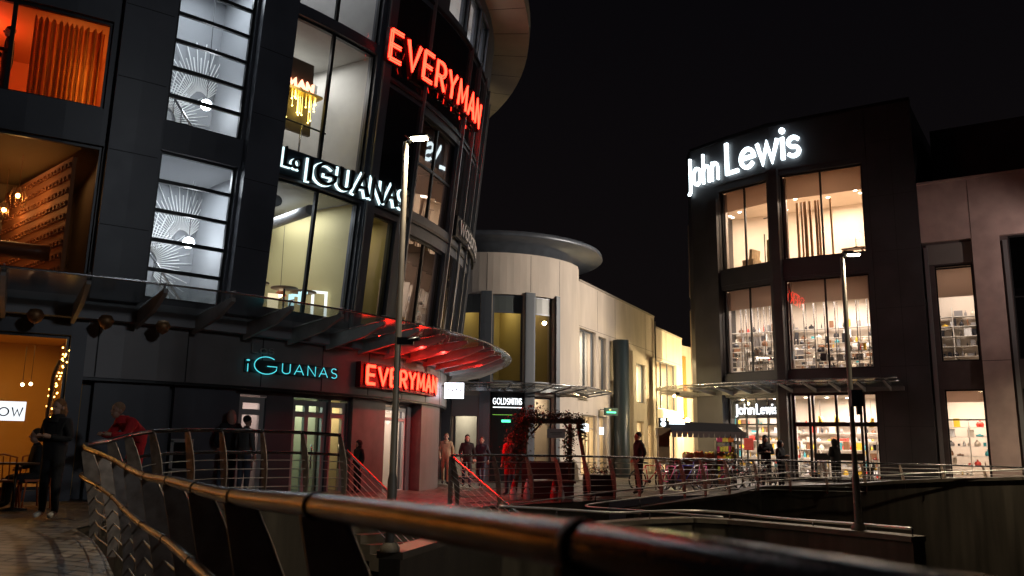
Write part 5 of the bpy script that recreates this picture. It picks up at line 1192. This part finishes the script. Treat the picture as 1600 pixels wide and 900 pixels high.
# restaurant room behind the two big lower panes: tables and pendant lamps
for a, z, o_, nm in ((-40.2, 5.3, -1.6, 'left'), (-37.6, 5.6, -2.6, 'middle'), (-33.6, 5.2, -2.0, 'right')):
    p = L.map(LU(a), z, o_); t = thing('pendant_lamp', nm+' of the three shaded pendant lamps in the room below the haloed letters', 'lamp', p, 'shaded pendant lamps in the restaurant room')
    b = MB(); b.lathe(p, [(.03, .12), (.17, -.05), (.16, -.055)], 12); b.build('lamp_shade', mat('copper_shade', (.5, .14, .06), .3, .6), t); b = MB(); b.ball(p-Vector((0, 0, .03)), .06, 8, 6); b.build('bulb', emis('warm_bulb', (1, .7, .4), 16), t)
    b = MB(); b.tube([p, (p.x, p.y, 7.4)], .006, 4); b.build('cord', FRAME, t); lamp('pendant_light', p-Vector((0, 0, .12)), 1.5, (1, .7, .4), 'POINT', .06)
b = MB(); a = L.map(LU(-29.4), 6.75, -1.2); c = L.map(LU(-26.2), 6.55, -1.2); b.tube([a, c], .02, 5); b.box(a.lerp(c, .35)-Vector((0, 0, .12)), (.1, .1, .18)); tag(b.build('track_light', FRAME), 'black track light under the ceiling of the mustard room', 'track light')
# ---- shelves of merchandise in the shops
def shelving(label, F, u0, u1, z0, rows, dz, off, seed, dark=True, grp=None, depth=.3, tall=.8):
    random.seed(seed); c = F.map((u0+u1)/2, z0, off); t = thing('display_shelf', label, 'shelf', c, grp)
    b = MB()
    for u in (u0, (u0+u1)/2, u1): b.fbox(F, u-.02, u+.02, z0, z0+rows*dz, off-depth, off)
    b.build('upright', mat('shelf_white', (.7, .66, .6), .5), t)
    for r_i in range(rows): b = MB(); b.fbox(F, u0, u1, z0+r_i*dz, z0+r_i*dz+.03, off-depth, off+.02); b.build('shelf_board', MATS['shelf_white'], t)
    pm_ = [mat('goods_black', (.02, .02, .025), .4), mat('goods_brown', (.2, .09, .04), .5), mat('goods_grey', (.25, .24, .24), .4), mat('goods_cream', (.7, .62, .5), .6), pal[0], pal[1], mat('goods_teal', (.05, .35, .4), .4), mat('goods_white', (.8, .8, .8), .4)]
    b = MB(); wts = [6, 3, 3, 2, .5, .6, .4, 2] if dark else [1.5, 2, 2, 3, 2, 2, 1, 4]
    for r_i in range(rows):
        u = u0+.05
        while u < u1-.15:
            w_ = random.choice((.06, .09, .14, .22, .3))*random.uniform(.8, 1.2); h_ = random.uniform(.2, 1.0 if random.random() < .3 else tall)*dz; b.cur = random.choices(range(8), wts)[0]
            if random.random() < .72:
                zz = z0+r_i*dz+.035
                if random.random() < .5: b.fbox(F, u, u+w_, zz, zz+h_, off-depth*.8, off-.04)
                else:
                    q = F.map(u+w_/2, zz, off-depth*.4); b.lathe(q, [(w_*.4, 0), (w_*.5, h_*.3), (w_*.35, h_*.65), (w_*.12, h_*.75), (w_*.14, h_)], 8)
            u += w_+random.uniform(.02, .12)
    o = b.build('merchandise', pm_); tag(o, 'assorted goods on the '+label, 'merchandise', None, 'stuff')
shelving('long wall of handbag shelves across the first floor of the store', W, -5.6, 3.9, 4.95, 6, .52, -6.5, 1)
shelving('middle row of dark goods on the first floor of the store', W, -4.4, 3.6, 4.95, 4, .5, -3.9, 2)
shelving('front row of handbag stands at the first-floor store window', J, 1.2, 3.9, 4.92, 3, .42, -1.2, 3)
shelving('front row of stands in the narrower first-floor store window', J, -2.7, -.35, 4.92, 3, .42, -1.2, 4)
shelving('cosmetics shelves across the back of the store ground floor', W, -5.6, 3.9, .1, 7, .42, -6.5, 5, False)
shelving('low display unit just inside the wide store doors', J, .6, 1.4, .1, 3, .42, -1.6, 6, False)
shelving('display unit right of the wide store doors', J, 3.1, 3.9, .1, 4, .42, -1.8, 7, False)
shelving('middle row of shelves on the store ground floor', W, -3.6, 3.4, .1, 4, .42, -3.8, 8, False)
shelving('shelving in the upper window of the stone building', W, 5.3, 8.4, 5.1, 6, .45, -3.6, 9)
shelving('packed shelves in the ground window of the stone building', W, 6.3, 8.1, .4, 6, .4, -2.2, 10, False)
shelving('shelves in the right edge window of the stone building', W, 9.3, 10.8, .5, 5, .36, -2.2, 11, False)
for u0, u1, z0, z1, nm in ((.62, 3.9, 4.95, 8.0, 'wide'), (-2.8, -.3, 4.95, 8.1, 'narrow'), ):
    for i in range(7 if nm == 'wide' else 6):
        u = u0+(u1-u0)*(i+.5)/7; q = J.map(u, z0, -.9); b = MB(); b.tube([q, q+Vector((0, 0, z1-z0))], .022, 6); b.tube([q+Vector((.12, 0, 0)), q+Vector((.12, 0, z1-z0))], .012, 5)
        o = b.build('display_pole', STEELD); tag(o, 'slim metal display pole in the %s first-floor store window' % nm, 'display pole', 'display poles in the %s window' % nm)
for i, (u, w_) in enumerate(((.75, .1), (.95, .07), (1.12, .14), (1.35, .1), (1.62, .1), (1.75, .08), (2.3, .07))):
    q = J.map(u, 10, -1.1); b = MB(); b.box(q+Vector((0, 0, 1.45)), (w_, .1, 2.9), J.ang(u), random.uniform(-.015, .015)); tag(b.build('timber_batten', WOODL), 'pale timber batten, one of a screen in the wide top-floor store window', 'batten', 'timber battens in the top-floor window')
p = J.map(3.35, 10.45, -1.0); t = thing('table_lamp', 'lit white table lamp in the wide top-floor store window', 'lamp', p)
b = MB(); b.lathe(p+Vector((0, 0, .45)), [(.13, .3), (.27, 0)], 18); b.build('lamp_shade', emis('lamp_shade_lit', (1, .85, .65), 2.2), t); b = MB(); b.lathe(p, [(.12, 0), (.02, .03), (.015, .5)], 10); b.build('stand', FRAME, t)
b = MB(); c = J.map(3.25, 10.4, -1.0); b.box(c-Vector((0, 0, .03)), (1.0, .5, .05), J.ang(3.2))
for dx in (-.4, .4): b.box(c+Vector((dx, 0, -.25)), (.05, .4, .4), J.ang(3.2))
tag(b.build('side_table', WOOD), 'dark side table under the white lamp in the top-floor window', 'table')
t = thing('picture_screen', 'dark framed glazed screen standing in the narrower top-floor store window', 'screen', J.map(-.8, 10, -1.2))
b = MB()
for u in (-1.2, -.75, -.3): b.fbox(J, u-.02, u+.02, 10, 12.5 if u > -1 else 11.7, -1.3, -1.25)
b.fbox(J, -1.2, -.3, 12.46, 12.5, -1.3, -1.25); b.build('frame', FRAME, t); b = MB(); b.fbox(J, -1.1, -.82, 10.1, 11.4, -1.34, -1.3); b.build('panel', mat('olive_panel', (.25, .22, .08), .6), t)
b = MB(); b.fbox(J, -2.4, -1.3, 10.0, 11.3, -3.4, -3.0); tag(b.build('cabinet', mat('maroon_cabinet', (.22, .05, .05), .6)), 'maroon cabinet at the back of the narrower top-floor window', 'cabinet')
t = thing('armchair', 'beige armchair at the foot of the narrower top-floor store window', 'armchair', J.map(-2, 10, -1.2))
b = MB(); q = J.map(-2.0, 10.0, -1.2); b.box(q+Vector((0, 0, .3)), (.7, .6, .35), .7); b.build('seat', cloth('beige', (0, 0, 0)), t); b = MB(); b.box(q+Vector((.2, .2, .7)), (.7, .15, .7), .7, .15); b.build('backrest', cloth('beige', (0, 0, 0)), t)
for u, z, nm in ((1.0, 2.7, 'left'), (1.75, 2.75, 'middle'), (3.3, 2.6, 'right')):
    q = J.map(u, z, -2.0); t = thing('drum_pendant', nm+' of three gold drum pendants behind the wide store doors', 'lamp', q, 'gold drum pendants in the store'); b = MB(); b.lathe(q, [(.12, -.2), (.12, .2), (0, .2)], 14); b.build('lamp_shade', mat('gold_edge', (.6, .4, .1), .3, .9), t)
    b = MB(); b.tube([q+Vector((0, 0, .2)), (q.x, q.y, 3.6)], .008, 4); b.build('cord', FRAME, t)
b = MB(); q = J.map(-1.9, 1.6, -.22); b.box(q, (.5, .03, .55), J.ang(-1.9)); tag(b.build('window_poster', mat('poster_red', (.5, .03, .04), .5)), 'red poster on the narrower store doors', 'poster')

shelving('back bar shelves of bottles in the room below the haloed letters', L, LU(-41), LU(-32.4), 4.5, 5, .4, -3.8, 12, grp=None)
shelving('dark wood back bar shelves inside the amber cafe', L, LU(-64), LU(-57), .3, 6, .42, -4.1, 13)
for k, (a, z) in enumerate(((-39.5, 4.42), (-36, 4.42), (-33.5, 4.42))):
    q = L.map(LU(a), z, -1.1); table(['left', 'middle', 'right'][k]+' dining table inside the big window under the haloed letters', q, WOOD, 'dining tables under the haloed letters')

# glowing doorway frame and menu boards seen through the big pane, ceiling ducts, wall pictures
t = thing('glowing_doorway', 'bright white framed doorway seen inside the right pane under the haloed letters', 'doorway', P(498, 480, 20.9)); c = P(498, 482, 20.9)
b = MB()
for dx in (-.17, .17): b.box(c+Vector((dx, 0, 0)), (.06, .06, .85), .5)
for dz in (-.42, .42): b.box(c+Vector((0, 0, dz)), (.4, .06, .06), .5)
b.build('frame', emis('white_glow_frame', (.95, 1, .95), 1.1), t)  # frame glows by itself, its brightness is put into the material
for k, (px, py, col_) in enumerate(((426, 474, (1, .8, .5)), (455, 470, (.6, .95, 1)), (470, 466, (.6, .95, 1)))):
    c = P(px, py, 20.2); b = MB(); b.box(c, (.14 if k else .26, .03, .5 if k == 0 else .32), .5); b.box(c+Vector((.08, 0, .14)), (.16, .03, .06), .5)
    tag(b.build('lit_panel', emis('lit_panel_%d' % k, col_, .9)), ['warm lit panel at the left of the dining room window', 'pale blue lit bracket shape left of centre in the dining room', 'second pale blue lit bracket shape in the dining room'][k], 'light panel')
for a, z, nm in ((-39.5, 7.2, 'left'), (-35.5, 7.2, 'right')):
    b = MB(); b.tube([L.map(LU(a), z-.1, -.7), L.map(LU(a+3), z-.1, -3.9)], .14, 10); tag(b.build('ceiling_duct', FRAMEL), nm+' round metal duct under the dining room ceiling', 'duct')
for a, z, w_, h_, cc, nm in ((-38.6, 9.4, .9, .6, (.3, .3, .32), 'wide grey'), (-33.5, 10.0, .5, .8, (.12, .1, .09), 'tall dark')):
    b = MB(); b.fbox(L, LU(a), LU(a)+w_, z, z+h_, -4.14, -4.1); tag(b.build('wall_panel', mat('panel_'+nm[:4], cc, .5)), nm+' panel on the back wall of the upper lobby', 'panel')
for k, (a0, a1, z) in enumerate(((-41, -32.5, 10.6), (-41, -32.5, 14.4))):
    b = MB(); b.fbox(L, LU(a0), LU(a1), z, z+.25, -2.2, -1.9); tag(b.build('ceiling_beam', GREYP), ['dropped beam under the ceiling of the upper lobby', 'dropped beam under the top storey ceiling'][k], 'beam')

for a0, a1, o_ in ((-55.2, -51.7, .22), (-44.9, -41.8, .22)):
    for z in (5.6, 7.1, 8.6, 10.1, 11.6, 13.1):
        b = MB(); b.fbox(L, LU(a0)+.01, LU(a1)-.01, z, z+.014, o_+.001, o_+.005); b.build('panel_joint', BLACK, lt)
for u, z0, z1 in ((4.9, 6.5, 8.5), (2.42, 6.6, 8.5), (9.9, 6.0, 8.5), (11.62, 3, 8.0), (14.0, 6.4, 8.0)):
    b = MB(); b.fbox(G, u, u+.018, z0, z1, .0, .004); b.build('panel_joint', mat('grey_joint', (.12, .105, .09), .7), gb)
for u0, u1, z in ((.1, 11.5, 6.56), (11.7, 17.4, 6.35)):
    b = MB(); b.fbox(G, u0, u1, z, z+.018, .0, .0045); b.build('panel_joint', MATS['grey_joint'], gb)
b = MB(); b.tube([G.map(11.5, .2, .08), G.map(11.5, 8.3, .08)], .05, 8); b.build('downpipe', mat('grey_pipe', (.2, .19, .17), .5), gb)
